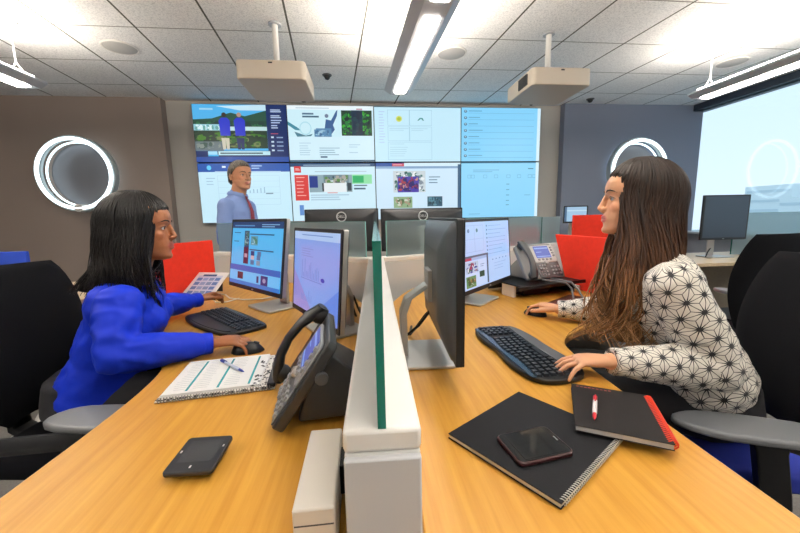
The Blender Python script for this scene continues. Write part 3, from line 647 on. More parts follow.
# ------------------------------------------------------------------ desk telephones
def phone(label, loc, rz, tilt, colr, face, handset_c):
    t = thing('desk_phone', label, 'telephone', loc, rz, 'office desk telephones')
    tau = radians(tilt); c_, s_ = cos(tau), sin(tau)
    S = Matrix(((1, 0, 0, 0), (0, c_, -s_, 0), (0, s_, c_, 0), (0, 0, 0, 1)))     # x right, y up the slope, z out of the face
    Wd, Ln = .265, .225
    body = mat('phone_body'+colr, colr, .4); fm = mat('phone_face'+face, face, .4); hm = mat('handset'+handset_c, handset_c, .35)
    MB().prism(rrect(Wd, Ln, .018, cx=0, cy=Ln/2), -.012, .014, S).build('body', body, t, .005)
    MB().prism(rrect(.165, .112, .012, cx=.042, cy=.155), .014, .022, S).build('display_bezel', fm, t, .003)
    d = MB().prism(rrect(.108, .078, .004, cx=.036, cy=.166), .022, .0235, S).build('display', emis('phone_display', '#1d4fc8', .75), t)
    MB().box((.036, .19, .0238), (.1, .008, .0006), S).box((.01, .165, .0238), (.04, .004, .0006), S).box((.036, .136, .0238), (.1, .006, .0006), S).build('display_text', emis('phone_text', '#7fa8f0', .8), d)
    MB().prism(rrect(.165, .095, .01, cx=.042, cy=.052), .014, .018, S).build('keypad_plate', mat('phone_plate', '#4a4c4f', .45), t, .002)
    kme = MB().box((0, 0, .003), (.0135, .0105, .006), S.to_3x3().to_4x4(), top=(.85, .85)).mesh('number_key', mat('phone_key', '#8d9092', .4), 30)
    for r in range(4):
        for k in range(3):
            o = bpy.data.objects.new('number_key', kme); COL.objects.link(o); o.parent = t; o.location = S @ V((-.02+.019*k, .02+.0195*r, .0175))
    for r in range(3):
        for k in range(3):
            o = bpy.data.objects.new('function_key', kme); COL.objects.link(o); o.parent = t; o.location = S @ V((.062+.0235*k, .024+.022*r, .0175))
    for k in range(4):
        o = bpy.data.objects.new('soft_key', kme); COL.objects.link(o); o.parent = t; o.location = S @ V((-.006+.028*k, .116, .0215))
    for k in range(4):
        o = bpy.data.objects.new('line_key', kme); COL.objects.link(o); o.parent = t; o.location = S @ V((.108, .138+.018*k, .0215))
    MB().lathe([(.001, .012), (.010, .012), (.013, .009), (.014, 0)], 20, S @ Matrix.Translation((.036, .098, .017))).build('navigation_ring', M_silver, t)
    # handset lying along the left side
    pth = [(-.098, .0, .030), (-.098, .03, .046), (-.098, .07, .060), (-.098, .115, .065), (-.098, .16, .060), (-.098, .20, .048), (-.098, .236, .034)]
    R = []; rad = [(.022, .016), (.026, .018), (.02, .013), (.017, .012), (.02, .013), (.027, .018), (.022, .014)]
    for p, (a, b_) in zip(pth, rad): R.append([(p[0]+a*cos(2*pi*k/14), p[1], p[2]+b_*sin(2*pi*k/14)) for k in range(14)])
    MB().loft(R, S).lathe([(.001, -.022), (.021, -.022), (.025, -.008), (.022, .012), (.001, .014)], 18, S @ Matrix.Translation((-.098, .022, .034))).lathe([(.001, -.022), (.022, -.022), (.026, -.008), (.022, .012), (.001, .014)], 18, S @ Matrix.Translation((-.098, .212, .036))).build('handset', hm, t, sharp=50)
    # foot behind the face
    bt = Ln*s_; by = Ln*c_
    MB().loft([[(sx_*wx, y, z_) for sx_, y in ((-1, y0), (1, y0), (1, y1), (-1, y1))] for wx, y0, y1, z_ in ((.1, by*.35, by+.13, .0), (.1, by*.35, by+.125, .012), (.075, by*.55, by+.05, bt*.5), (.06, by*.7, by*.98, bt*.72))]).build('foot', body, t, .005)
    MB().cyl((Wd/2-.005, by*.78, bt*.62), (Wd/2+.008, by*.78, bt*.62), .014, 18).build('side_knob', M_mid, t, .002)
    lg = mat('logo_grey', '#8d9093', .4)
    B = Matrix.Translation((.076, by+.07, bt*.37)) @ Matrix.Rotation(radians(90), 4, 'Z') @ Matrix.Rotation(radians(55), 4, 'X')
    o = text_mesh('CISCO', .012, lg, 'logo_text', t, S @ Matrix.Translation((.102, .208, .0226)) @ Matrix.Scale(.7, 4))
    return t
ph = phone('dark desk telephone seen from its side, beside the divider', (-.212, .838, DZ+.012), radians(-84), 55, '#24272b', '#83888d', '#15181b')
B = Matrix.Translation((.1008, .215, .045)) @ Matrix.Rotation(radians(90), 4, 'Z') @ Matrix.Rotation(radians(90), 4, 'X')
lg = mat('logo_grey', '#8d9093', .4)
text_mesh('CISCO', .013, lg, 'side_logo_text', ph, B)
mb = MB()
for k, h in enumerate((3, 6, 9, 6, 3, 6, 9, 6, 3)): mb.box((.1008, .198+.0042*k, .056+.0006*h), (.0008, .0014, .0012*h))
mb.build('side_logo_bars', lg, ph)
phone('silver-faced telephone with blue display on the black riser', (1.04, 1.885, .8235), radians(14), 56, '#77797a', '#c9cbc9', '#3a3d40')
# riser with odds and ends below
t = thing('phone_riser', 'black raised shelf under the telephone on the right desk', 'riser', (1.0, 2.0, DZ), radians(17))
MB().prism(rrect(.44, .36, .01), .068, .076).build('shelf', M_black, t, .003)
MB().box((0, -.185, .066), (.5, .012, .02)).build('front_lip', M_black, t, .002)
for sx_, nm in ((-.205, M_cream), (.205, M_black)): MB().box((sx_, -.06 if sx_ < 0 else 0, .034), (.018, .10 if sx_ < 0 else .3, .068)).build('side_leg', nm, t, .002)
MB().box((0, .14, .034), (.395, .012, .06)).build('back_brace', M_black, t, .002)
t = thing('black_box', 'black rounded case lying under the riser', 'case', (1.0, 1.93, DZ), radians(17))
MB().tube([(-.13, 0, .03), (.1, 0, .03)], .029, 18).box((-.015, .0, .016), (.2, .07, .03)).build('case_body', M_black, t, .004)
MB().cyl((-.131, 0, .03), (-.137, 0, .03), .012, 14).build('end_cap', M_mid, t)
t = thing('folder', 'dark maroon folder lying on the desk below the riser', 'folder', (1.10, 1.66, DZ), radians(35))
MB().prism([(-.15, -.11), (.15, -.11), (.15, .11), (-.15, .11)], 0, .004).build('cover', mat('maroon_card', '#3f1712', .5), t, .001)
o = tag(MB().tube([(1.0, 1.84, .83), (1.03, 1.77, .832), (1.075, 1.735, .828), (1.10, 1.72, .80), (1.09, 1.68, .75), (1.085, 1.62, .743), (1.10, 1.585, .742), (1.12, 1.59, .743), (1.125, 1.64, .746), (1.13, 1.70, .79), (1.115, 1.75, .828), (1.09, 1.80, .832), (1.06, 1.86, .83)], .0055, 8).build('grey_cable', mat('grey_cord', '#5a5c5e', .5)), 'grey cord looping down from the telephone on the riser', 'cord')
o = tag(MB().tube([(-.93, 2.28, DZ+.004), (-.86, 2.22, DZ+.004), (-.80, 2.12, DZ+.004), (-.70, 2.06, DZ+.004), (-.60, 2.06, DZ+.004), (-.53, 2.12, DZ+.004)], .004, 8).tube([(-.90, 2.13, DZ+.004), (-.84, 2.02, DZ+.004), (-.78, 2.02, DZ+.004), (-.74, 2.1, DZ+.004)], .004, 8).build('white_cable', mat('cable_white', '#dedcd6', .5)), 'white cable curling on the left desk beside the printed card', 'cable')
tag(MB().tube([(.245, 1.17, .90), (.225, 1.19, .86), (.19, 1.20, .81), (.15, 1.22, .77), (.125, 1.26, .748), (.13, 1.34, .742)], .005, 8).tube([(.25, 1.2, .88), (.22, 1.23, .84), (.19, 1.25, .79), (.17, 1.3, .742), (.19, 1.4, .742)], .005, 8).build('monitor_cable', M_black), 'black cables hanging behind the edge-on monitor', 'cable')
tag(MB().tube([(-.05, 1.5, .86), (-.03, 1.56, .78), (-.02, 1.62, .742), (-.03, 1.75, .742)], .005, 8).tube([(-.06, 1.52, .82), (-.045, 1.6, .742), (-.07, 1.72, .742)], .005, 8).build('monitor_cable', M_black), 'black cables behind the monitor beside the divider on the left desk', 'cable')
tag(MB().tube([(3.5, 3.2, .95), (3.56, 3.2, .86), (3.45, 3.15, .78), (3.38, 3.1, .742)], .006, 8).build('monitor_cable', M_black), 'black cable hanging below the dark monitor by the window', 'cable')
# propped card
t = thing('printed_card', 'white printed card propped up between the keyboard and the red screen', 'card', (-1.01, 2.14, DZ+.004), radians(-16))
P = Matrix.Rotation(radians(34), 4, 'X')
MB().box((0, .115, -.003), (.215, .23, .005), P).build('card', mat('paper_white', '#eceef0', .6), t, .001)
S = Scr(.19, .2); S.r(.05, .08, .95, .92, '#c9d6ee')
for r in range(4):
    for k in range(4): S.r(.08+.22*k, .12+.19*r, .26+.22*k, .25+.19*r, ['#5f84c4', '#8fabd8', '#7f9cc8'][(r*3+k) % 3])
S.r(.2, .88, .7, .97, '#33507f')
S.build('print', attr_mat('printed_ink', .6), t, P @ Matrix.Translation((0, .115, .0003)) @ Matrix.Rotation(radians(-90), 4, 'X'))
MB().box((0, .172, .078), (.12, .004, .09), Matrix.Translation((0, 0, 0)) @ Matrix.Rotation(radians(-8), 4, 'X')).build('prop_leg', M_mid, t)
# ------------------------------------------------------------------ notebooks, planner, pens, handheld things
def quad_frame(c, ux):
    """matrix with x along ux"""
    a = atan2(ux[1], ux[0]); return Matrix.Translation(c) @ Matrix.Rotation(a, 4, 'Z')
INK = attr_mat('printed_ink', .6)
def helix(mb, x0, x1, y, z, r, turns, rad, M=None):
    pts = []; n_ = turns*9
    for i in range(n_+1):
        a = 2*pi*i*turns/n_; pts.append((x0+(x1-x0)*i/n_, y+r*cos(a), z+r*sin(a)))
    mb.tube(pts, rad, 5, M)
# large black notebook: local x along the spiral edge
t = thing('spiral_notebook', 'large black spiral notebook lying under the smartphone', 'notebook', (.3395, .558, DZ+.0005), atan2(.601-.457, .506-.288))
MB().box((0, .0, .006), (.262, .236, .008)).build('pages', mat('paper_edge', '#d9d4c8', .7), t)
MB().box((0, .0, .0108), (.266, .24, .0016)).build('front_cover', mat('black_cover', '#121317', .7, spec=.2, bump=.2, bscale=400), t, .0005)
MB().box((0, .0, .0013), (.266, .24, .0016)).build('back_cover', mat('black_cover', '#121317'), t, .0005)
mb = MB(); helix(mb, -.125, .125, -.117, .0068, .0060, 42, .0009); mb.build('spiral_binding', mat('spiral_white', '#d8d8d4', .4), t)
t.location = (.341, .634, DZ+.0005)
# phone on it
t = thing('smartphone', 'black smartphone with a maroon case lying on the large black notebook', 'smartphone', (.318, .594, DZ+.0128), radians(9))
MB().prism(rrect(.118, .088, .012), 0, .0085).build('case', mat('maroon_case', '#33161a', .35), t, .002)
MB().prism(rrect(.112, .082, .010), .0085, .0095).build('glass_front', M_glassblk, t, .0004)
MB().prism(rrect(.088, .074, .002), .0095, .0098).build('screen', mat('dark_screen', '#08090b', .06, spec=.7), t)
MB().prism(rrect(.004, .014, .0018, cx=.0495), .0095, .0099).build('earpiece', M_mid, t)
# second notebook leans on the first one's corner
a1 = V((.536, .823)); a2 = V((.689, .734)); a3 = V((.571, .548)); a4 = V((.431, .632))
ux = (a2-a1).normalized(); 
t = thing('red_notebook', 'black notebook with a red spiral overlapping the large notebook', 'notebook', (0, 0, 0), 0)
cc = (a1+a2+a3+a4)/4; ang_ = atan2(ux.y, ux.x)
N2 = Matrix.Translation((cc.x, cc.y, DZ+.0085)) @ Matrix.Rotation(ang_, 4, 'Z') @ Matrix.Rotation(radians(3.0), 4, 'X')
N2 = Matrix.Translation((cc.x-.003, cc.y-.003, DZ+.0104)) @ Matrix.Rotation(ang_, 4, 'Z') @ Matrix.Rotation(radians(-3.4), 4, 'X')
t.matrix_world = N2
MB().box((0, 0, .0065), (.165, .222, .010)).build('pages', mat('paper_edge2', '#b9b9bb', .7), t)
MB().box((0, 0, .0122), (.169, .226, .0014)).build('front_cover', mat('charcoal_cover', '#141112', .65, spec=.25, bump=.2, bscale=300), t, .0005)
MB().box((0, 0, .0008), (.169, .226, .0014)).build('back_cover', mat('charcoal_cover', '#141112'), t, .0005)
mb = MB(); helix(mb, -.105, .105, -.083, .007, .0095, 30, .0014, Matrix.Rotation(radians(90), 4, 'Z')); mb.build('spiral_binding', mat('spiral_red', '#e0381c', .35), t)
mb = MB(); rn = random.Random(4)
for k in range(9): mb.box((-.07+.009*k, .098+.002*rn.random(), .0131), (.006, .003+.003*rn.random(), .0004))
mb.build('cover_writing', mat('faint_red_ink', '#8f3a38', .6), t)
def pen(label, a, b, cols, rad=.005):
    a, b = V(a), V(b); d = (b-a); L_ = d.length
    t = thing('pen', label, 'pen', a, 0); t.rotation_mode = 'QUATERNION'; t.rotation_quaternion = V((1, 0, 0)).rotation_difference(d)
    X = Matrix.Rotation(radians(90), 4, 'Y')
    MB().lathe([(.0008, 0), (.002, .006), (rad*.8, .014), (rad*.85, .03)], 14, X).build('tip', mat('pen'+cols[0], cols[0], .3), t)
    MB().lathe([(rad*.85, .028), (rad, .034), (rad, L_-.032), (rad*.9, L_-.03)], 14, X).build('barrel', mat('pen'+cols[1], cols[1], .3), t)
    MB().lathe([(rad*1.02, L_-.032), (rad, L_-.006), (rad*.5, L_), (.0005, L_)], 14, X).build('cap', mat('pen'+cols[2], cols[2], .3), t)
    MB().box((L_-.025, 0, rad+.0015), (.036, .003, .0015)).build('clip', mat('pen'+cols[2], cols[2]), t)
zz = lambda x, y: (N2 @ V((0, 0, .0182))).z+((N2.inverted() @ V((x, y, 0))).y)*0
def on2(x, y, h):
    q = N2.inverted() @ V((x, y, DZ+.02)); q.z = .0129+h; return N2 @ q
pen('white pen with red tip and cap lying on the red-spiral notebook', on2(.470, .632, .0052), on2(.545, .735, .0052), ('#c3202a', '#e9e4e4', '#c8303a'))
# open planner
p1 = V((-.528, .902)); p2 = V((-.588, 1.15)); p3 = V((-.307, 1.182)); p4 = V((-.248, .937))
ux = ((p4-p1)+(p3-p2)).normalized(); cc = (p1+p2+p3+p4)/4
t = thing('planner', 'open planner with white page and teal lines on the left desk', 'planner', (cc.x, cc.y, DZ+.0005), atan2(ux.y, ux.x))
mb = MB(); rn = random.Random(11); W_, H_ = .295, .25
mb.box((0, 0, .0012), (W_, H_, .0022), col=lin('#e9e6e0'))
for _ in range(330):
    side = rn.random()
    if side < .55: x, y = (rn.random()-.5)*W_*.98, -H_/2+.002+rn.random()*.012
    elif side < .75: x, y = -W_/2+.002+rn.random()*.008, (rn.random()-.5)*H_*.97
    else: x, y = W_/2-.004-rn.random()*.04, (rn.random()-.5)*H_*.97
    r = .0018+.003*rn.random(); ph_ = rn.random()*6
    mb.prism([(x+r*cos(ph_+k*2*pi/5)*(1.2 if k % 2 else .7), y+r*sin(ph_+k*2*pi/5)) for k in range(5)], .0023, .0027, col=lin('#17181a'))
mb.build('cover', INK, t)
mb = MB(); mb.box((-.018, .008, .006), (W_-.05, H_-.026, .007), col=lin('#f2f2f0')); mb.build('pages', INK, t)
mb = MB()
for x in (-.083, -.005, .075): mb.box((x, .006, .0098), (.006, H_-.05, .0006), col=lin('#1f8f98'))
rn = random.Random(2)
for k in range(16):
    for x0_ in (-.125, -.072, .006): mb.box((x0_+.02, .105-.0125*k, .0096), (.022+.018*rn.random(), .0012, .0003), col=lin('#c3c9cc'))
mb.build('page_print', INK, t)
mb = MB()
for k in range(26):
    r = .0018+.0035*rn.random(); x, y = .085+.02*rn.random(), -.11+.07*rn.random()+(0.12 if k % 3 == 0 else 0); ph_ = rn.random()*6
    mb.prism([(x+r*cos(ph_+q*2*pi/5)*(1.3 if q % 2 else .6), y+r*sin(ph_+q*2*pi/5)) for q in range(5)], .0095, .0099, col=lin('#1d1e20'))
mb.build('page_flowers', INK, t)
mb = MB(); helix(mb, -.14, .14, -H_/2-.0005, .006, .0062, 40, .0012); mb.build('spiral_binding', mat('spiral_grey', '#8a8a88', .35, .5), t)
MB().box((W_/2-.010, .0, .009), (.022, H_-.01, .012)).build('closing_band', M_dark, t, .003)
pen('blue and clear ballpoint lying on the white planner page', (-.366, 1.028, DZ+.0154), (-.472, 1.132, DZ+.0154), ('#2a3f9a', '#c9d3e6', '#27348a'), .0045)
# small square touch pad
t = thing('wireless_pad', 'small black square touchpad alone on the front of the left desk', 'touchpad', (-.327, .653, DZ), radians(-2))
MB().box((.0, .0, .006), (.07, .075, .012)).build('foot', M_black, t, .003)
T = Matrix.Rotation(radians(2), 4, 'X') @ Matrix(((1, .0, 0, 0), (0, 1, 0, 0), (0, 0, 1, 0), (0, 0, 0, 1)))
MB().prism(rrect(.088, .1, .008), .0125, .021, T).build('shell', M_dark, t, .002)
MB().prism(rrect(.062, .06, .003, cx=0, cy=.006), .021, .0214, T).build('pad_surface', mat('pad_surface', '#202327', .55, bump=.3, bscale=900), t)
mb = MB()
for x, y in ((-.037, .006), (.037, .018), (.0, -.036)): mb.box((x, y, .0213), (.003, .006, .0006), T)
mb.build('marks', mat('pad_marks', '#d8d3d3', .4), t)
# ------------------------------------------------------------------ office chairs
def chair(label, loc, rz, seat_m, arm_y=0., back_z=(.50, 1.05), silver_loop=False, arms=True, arm_z=0.):
    t = thing('office_chair', label, 'chair', (loc[0], loc[1], 0), rz, 'black office chairs')
    R = []
    for k in range(9):
        u = k/8; z_ = .405+.065*u; s_ = 1-.07*(abs(u-.5)*2)**4
        R.append([(x*s_, y*s_+.02, z_-(.015*(y > .18))) for x, y in rrect(.49, .47, .09, 6)])
    MB().loft(R).build('seat', seat_m, t, sharp=55)
    MB().box((0, .0, .39), (.3, .3, .035)).build('seat_pan', M_black, t, .01)
    # backrest: padded shell, widest at the shoulder blades
    z0, z1 = back_z; R = []
    N_ = 18
    for k in range(N_+1):
        u = k/N_; z_ = z0+(z1-z0)*u
        hw = (.125+.115*sin(min(1, u/.72)*pi/2)); 
        if u > .72: hw *= sqrt(max(.02, 1-((u-.72)/.31)**2.6))*.28+.72
        if u < .06: hw *= .86+.14*u/.06
        yc = -.235-.075*u-.05*(u-.35)**2+.03*sin(u*pi); th = .028*(sqrt(max(.05, 1-((u-.5)*2)**6)))
        ring = []
        for i in range(13): x = -1+i/6; ring.append((hw*x, yc+.035*x*x+th*sqrt(max(0, 1-x**6)), z_))
        for i in range(13): x = 1-i/6; ring.append((hw*x, yc+.035*x*x-th*sqrt(max(0, 1-x**6)), z_))
        R.append(ring)
    MB().loft(R).build('backrest', M_fab, t, sharp=60)
    MB().tube([(0, -.05, .40), (0, -.2, .385), (0, -.30, .44), (0, -.315, .58), (0, -.33, .75)], [.03, .03, .028, .025, .02], 12, flat=(1.5, .6)).build('back_spine', M_black, t)
    if silver_loop:
        MB().tube([(-.17, -.24, .78), (-.21, -.30, .66), (-.18, -.335, .5), (-.06, -.31, .40), (.06, -.31, .40), (.18, -.335, .5), (.21, -.30, .66), (.17, -.24, .78)], .014, 10, flat=(1, 1.4)).build('lumbar_loop', M_silver, t)
    if arms:
        for s_ in (-1, 1):
            x = s_*.285
            a_ = MB().prism(smooth_poly([(x+p*1.12, q*1.08+arm_y, 1) for p, q in ((-.05, -.14), (.04, -.16), (.055, .0), (.05, .13), (.0, .2), (-.055, .12), (-.06, .0))], 2), .635+arm_z, .657+arm_z).build('arm_pad', mat('arm_pad', '#6b6e73', .38), t, .008, 3)
            MB().loft([[(x+sx_*w_, y_+sy_*d_+arm_y, z_) for sx_, sy_ in ((-1, -1), (1, -1), (1, 1), (-1, 1))] for w_, d_, y_, z_ in ((.018, .045, -.02, .636+arm_z), (.016, .035, -.03, .56), (.016, .035, -.05, .44), (.016, .04, -.05, .40))]).build('arm_post', M_black, t, .004)
            MB().box((x-s_*.11, -.05+arm_y, .395), (.25, .06, .025)).build('arm_bracket', M_dark, t, .004)
            MB().tube([(x, -.03+arm_y, .60), (x+s_*.012, -.12+arm_y, .585), (x, -.24, .53), (x*.7, -.30, .47)], [.018, .02, .02, .016], 10, flat=(.8, 1.4)).build('arm_brace', M_dark, t)
    MB().cyl((0, 0, .12), (0, 0, .385), .026, 18).build('column', M_silver, t)
    MB().lathe([(.05, .08), (.055, .12), (.04, .145), (.001, .15)], 20).build('hub', M_black, t)
    for k in range(5):
        a = 2*pi*k/5+.3
        l_ = MB().tube([(.04*cos(a), .04*sin(a), .115), (.2*cos(a), .2*sin(a), .10), (.3*cos(a), .3*sin(a), .08)], [.024, .02, .015], 10, flat=(1, .8)).build('base_leg', M_black, t)
        b_ = (.3*cos(a), .3*sin(a))
        MB().cyl((b_[0]-.022*sin(a), b_[1]+.022*cos(a), .03), (b_[0]+.022*sin(a), b_[1]-.022*cos(a), .03), .03, 16).cyl((b_[0], b_[1], .03), (b_[0], b_[1], .075), .008, 8).build('caster', M_dark, l_)
    return t
M_seatblue = mat('blue_seat_fabric', '#1c2f9a', .85, bump=.3, bscale=700)
CL = chair('black office chair under the dark-haired woman in blue', (-1.02, 1.33), radians(-98), mat('seat_fabric', '#0e0f15', .95, spec=.15), silver_loop=True, arm_y=.32)
CR = chair('black office chair with blue seat under the long-haired woman', (1.14, 1.02), radians(68), M_seatblue, arm_z=-.03)
chair('empty black chair behind the long-haired woman, by the window desk', (2.22, 1.95), radians(8), mat('seat_fabric', '#0e0f15'), back_z=(.50, 1.07), arms=True)
# ------------------------------------------------------------------ people
def remesh(mb, voxel, smooth=3, fac=.5, name='tmp'):
    me = bpy.data.meshes.new(name); me.from_pydata([tuple(p) for p in mb.v], [], mb.f); me.update()
    bm = bmesh.new(); bm.from_mesh(me); bmesh.ops.recalc_face_normals(bm, faces=bm.faces); bm.to_mesh(me); bm.free()
    o = bpy.data.objects.new(name, me); COL.objects.link(o)
    r = o.modifiers.new('r', 'REMESH'); r.mode = 'VOXEL'; r.voxel_size = voxel; r.adaptivity = 0
    if smooth:
        s_ = o.modifiers.new('s', 'SMOOTH'); s_.factor = fac; s_.iterations = smooth
    dg = bpy.context.evaluated_depsgraph_get(); out = bpy.data.meshes.new_from_object(o.evaluated_get(dg))
    bpy.data.objects.remove(o); bpy.data.meshes.remove(me)
    return out
def coords(me):
    a = np.empty(len(me.vertices)*3, np.float32); me.vertices.foreach_get('co', a); return a.reshape(-1, 3)
def normals(me):
    a = np.empty(len(me.vertices)*3, np.float32); me.vertex_normals.foreach_get('vector', a); return a.reshape(-1, 3)
def set_coords(me, a): me.vertices.foreach_set('co', a.astype(np.float32).ravel()); me.update()
def vcol(me, cols):
    at = me.color_attributes.new('Col', 'FLOAT_COLOR', 'POINT'); at.data.foreach_set('color', np.c_[cols, np.ones(len(cols))].astype(np.float32).ravel())
def fbm(P, sc, seed=0., oct_=2):
    """cheap smooth noise from sums of sines"""
    rn = np.random.RandomState(int(seed*10)+1); out = np.zeros(len(P))
    for k in range(7*oct_):
        f = sc*(1+.9*rn.rand())*(1.9 if k >= 7 else 1); d = rn.randn(3); d /= np.linalg.norm(d)
        out += np.sin(P @ (d*f)+rn.rand()*6.28)*(.5 if k >= 7 else 1)
    return out/4.
def finish(me, name, m, parent, sharp=None):
    me.materials.clear(); me.materials.append(m); me.shade_smooth(); me.name = name
    o = bpy.data.objects.new(name, me); COL.objects.link(o); o.parent = parent; return o
def frame(o, f, u=(0, 0, 1)):
    """columns: right, forward, up"""
    f = V(f).normalized(); u = V(u); r = f.cross(u).normalized(); u = r.cross(f)
    return Matrix(((r.x, f.x, u.x, o[0]), (r.y, f.y, u.y, o[1]), (r.z, f.z, u.z, o[2]), (0, 0, 0, 1)))
def super_ring(fr, bk, hw, z, n=28, ef=2.3, eb=2.1, yc=None):
    cy = (fr+bk)/2 if yc is None else yc; out = []
    for i in range(n):
        a = 2*pi*i/n; c_, s_ = cos(a), sin(a); e = ef if s_ > 0 else eb
        x = hw*abs(c_)**(2/e)*(1 if c_ > 0 else -1); y = (abs(s_)**(2/e))*((fr-cy) if s_ > 0 else -(cy-bk))
        out.append((x, cy+y, z))
    return out
HEADP = [(.002, .074, .030, .018), (.008, .088, .008, .030), (.018, .0935, -.015, .040), (.030, .0905, -.030, .047), (.042, .0925, -.045, .0525), (.052, .0955, -.052, .056), (.065, .0935, -.060, .060), (.078, .0905, -.068, .0635), (.092, .0895, -.076, .0665), (.106, .0865, -.083, .069), (.118, .0835, -.088, .0705), (.128, .0880, -.091, .072), (.138, .0935, -.094, .0735), (.155, .0945, -.096, .0745), (.172, .0905, -.094, .074), (.190, .080, -.087, .070), (.206, .063, -.074, .061), (.220, .040, -.054, .047), (.230, .014, -.030, .028), (.2345, -.004, -.012, .010)]
def head(mb, H, s=1., nose=1., male=False, lips=1.):
    jw = 1.1 if male else 1.0
    mb.loft([super_ring(f, b, w*(jw if z < .07 else 1), z, yc=max(b+.4*(f-b), .008 if z > .03 else b+.5*(f-b))) for z, f, b, w in HEADP], H)
    # nose: bridge, tip, wings
    mb.tube([(0, .0875, .132), (0, .094, .118), (0, .098+.002*(nose-1), .103), (0, .1035+.004*(nose-1), .0895)], [.0055, .0062, .0072, .0084*nose], 12, H, roundcap=True)
    mb.ball((0, .1040, .0875), (.0092*nose, .0092, .0080), H); mb.tube([(0, .1015, .082), (0, .095, .076)], [.006, .006], 8, H, roundcap=True)
    for s_ in (-1, 1): mb.ball((s_*.0105*nose, .0955, .0840), (.0066*nose, .0090, .0068), H)
    # lips
    def lip(z, r, y, w_): mb.tube([(-w_, y-.013, z+.001), (-w_*.5, y-.0035, z+.0005), (0, y, z), (w_*.5, y-.0035, z+.0005), (w_, y-.013, z+.001)], [r*.45, r*.9, r, r*.9, r*.45], 10, H, roundcap=True)
    lip(.0590, .0052*lips, .0960, .023); lip(.0475, .0066*lips, .0945, .021)
    mb.ball((0, .083, .017), (.017, .0125, .013), H)
    # brow ridge, cheekbones, eyelids
    for s_ in (-1, 1):
        mb.tube([(s_*.012, .089, .1365), (s_*.030, .0865, .1405), (s_*.048, .073, .136)], [.0045, .005, .004], 10, H, roundcap=True)
        mb.ball((s_*.034, .062, .092), (.022, .020, .022), H)
        mb.tube([(s_*.0175, .0795, .117), (s_*.025, .0815, .1228), (s_*.034, .0805, .1238), (s_*.042, .0755, .1215), (s_*.047, .070, .1165)], [.0024, .003, .0032, .003, .0024], 8, H, roundcap=True)
        mb.tube([(s_*.0175, .079, .116), (s_*.026, .0805, .1112), (s_*.035, .079, .1105), (s_*.043, .0735, .1125), (s_*.047, .069, .116)], [.0022, .0024, .0024, .0024, .0022], 8, H, roundcap=True)
        # ear
        mb.loft([[(s_*(.070+o_), y, z) for y, z in [(-.014+.018*a*cos(q)-.004*sin(q), .100+.031*a*sin(q)) for q in [2*pi*i/14 for i in range(14)]]] for o_, a in ((-.004, .6), (.004, .8), (.011, 1.0), (.015, .92), (.011, .6))], H)
def eyes(parent, H, O, iris='#2a1a12', lash='#120c0a'):
    for s_ in (-1, 1):
        b_ = MB().ball((0, 0, 0), .0122, seg=18, rings=14)
        T = O @ H @ Matrix.Translation((s_*.0318, .0695, .1168))
        e = MB(); e.v = [T @ p for p in b_.v]; e.f = b_.f; e.m = b_.m; e.c = b_.c
        eo = e.build('eye', mat('eye_white', '#e6e0dc', .2), parent)
        k = MB().lathe([(.0001, .0128), (.003, .01265), (.0058, .0113)], 16, T @ Matrix.Rotation(radians(-90), 4, 'X')); k.build('iris', mat('iris'+iris, iris, .15), eo)
        l = MB().tube([H @ V(p) for p in ((s_*.0175, .0815, .1185), (s_*.026, .0838, .1232), (s_*.035, .0828, .1238), (s_*.043, .0775, .1212), (s_*.0485, .0715, .1172))], [.0010, .0013, .0015, .0014, .0009], 6, O)
        l.build('eyelashes', mat('lash', lash, .6), eo)
def brows(parent, H, O, hexc, t=1.):
    for s_ in (-1, 1):
        MB().tube([H @ V(p) for p in ((s_*.013, .0920, .1385), (s_*.024, .0915, .1430), (s_*.036, .0865, .1445), (s_*.047, .0775, .1405), (s_*.054, .069, .136))], [.0022*t, .0028*t, .0026*t, .0018*t, .0008*t], 8, O).build('eyebrow', mat('brow'+hexc, hexc, .8), parent)
def limb(mb, pts, rad, seg=16, flat=None): mb.tube(pts, rad, seg, None, flat=flat, roundcap=True)
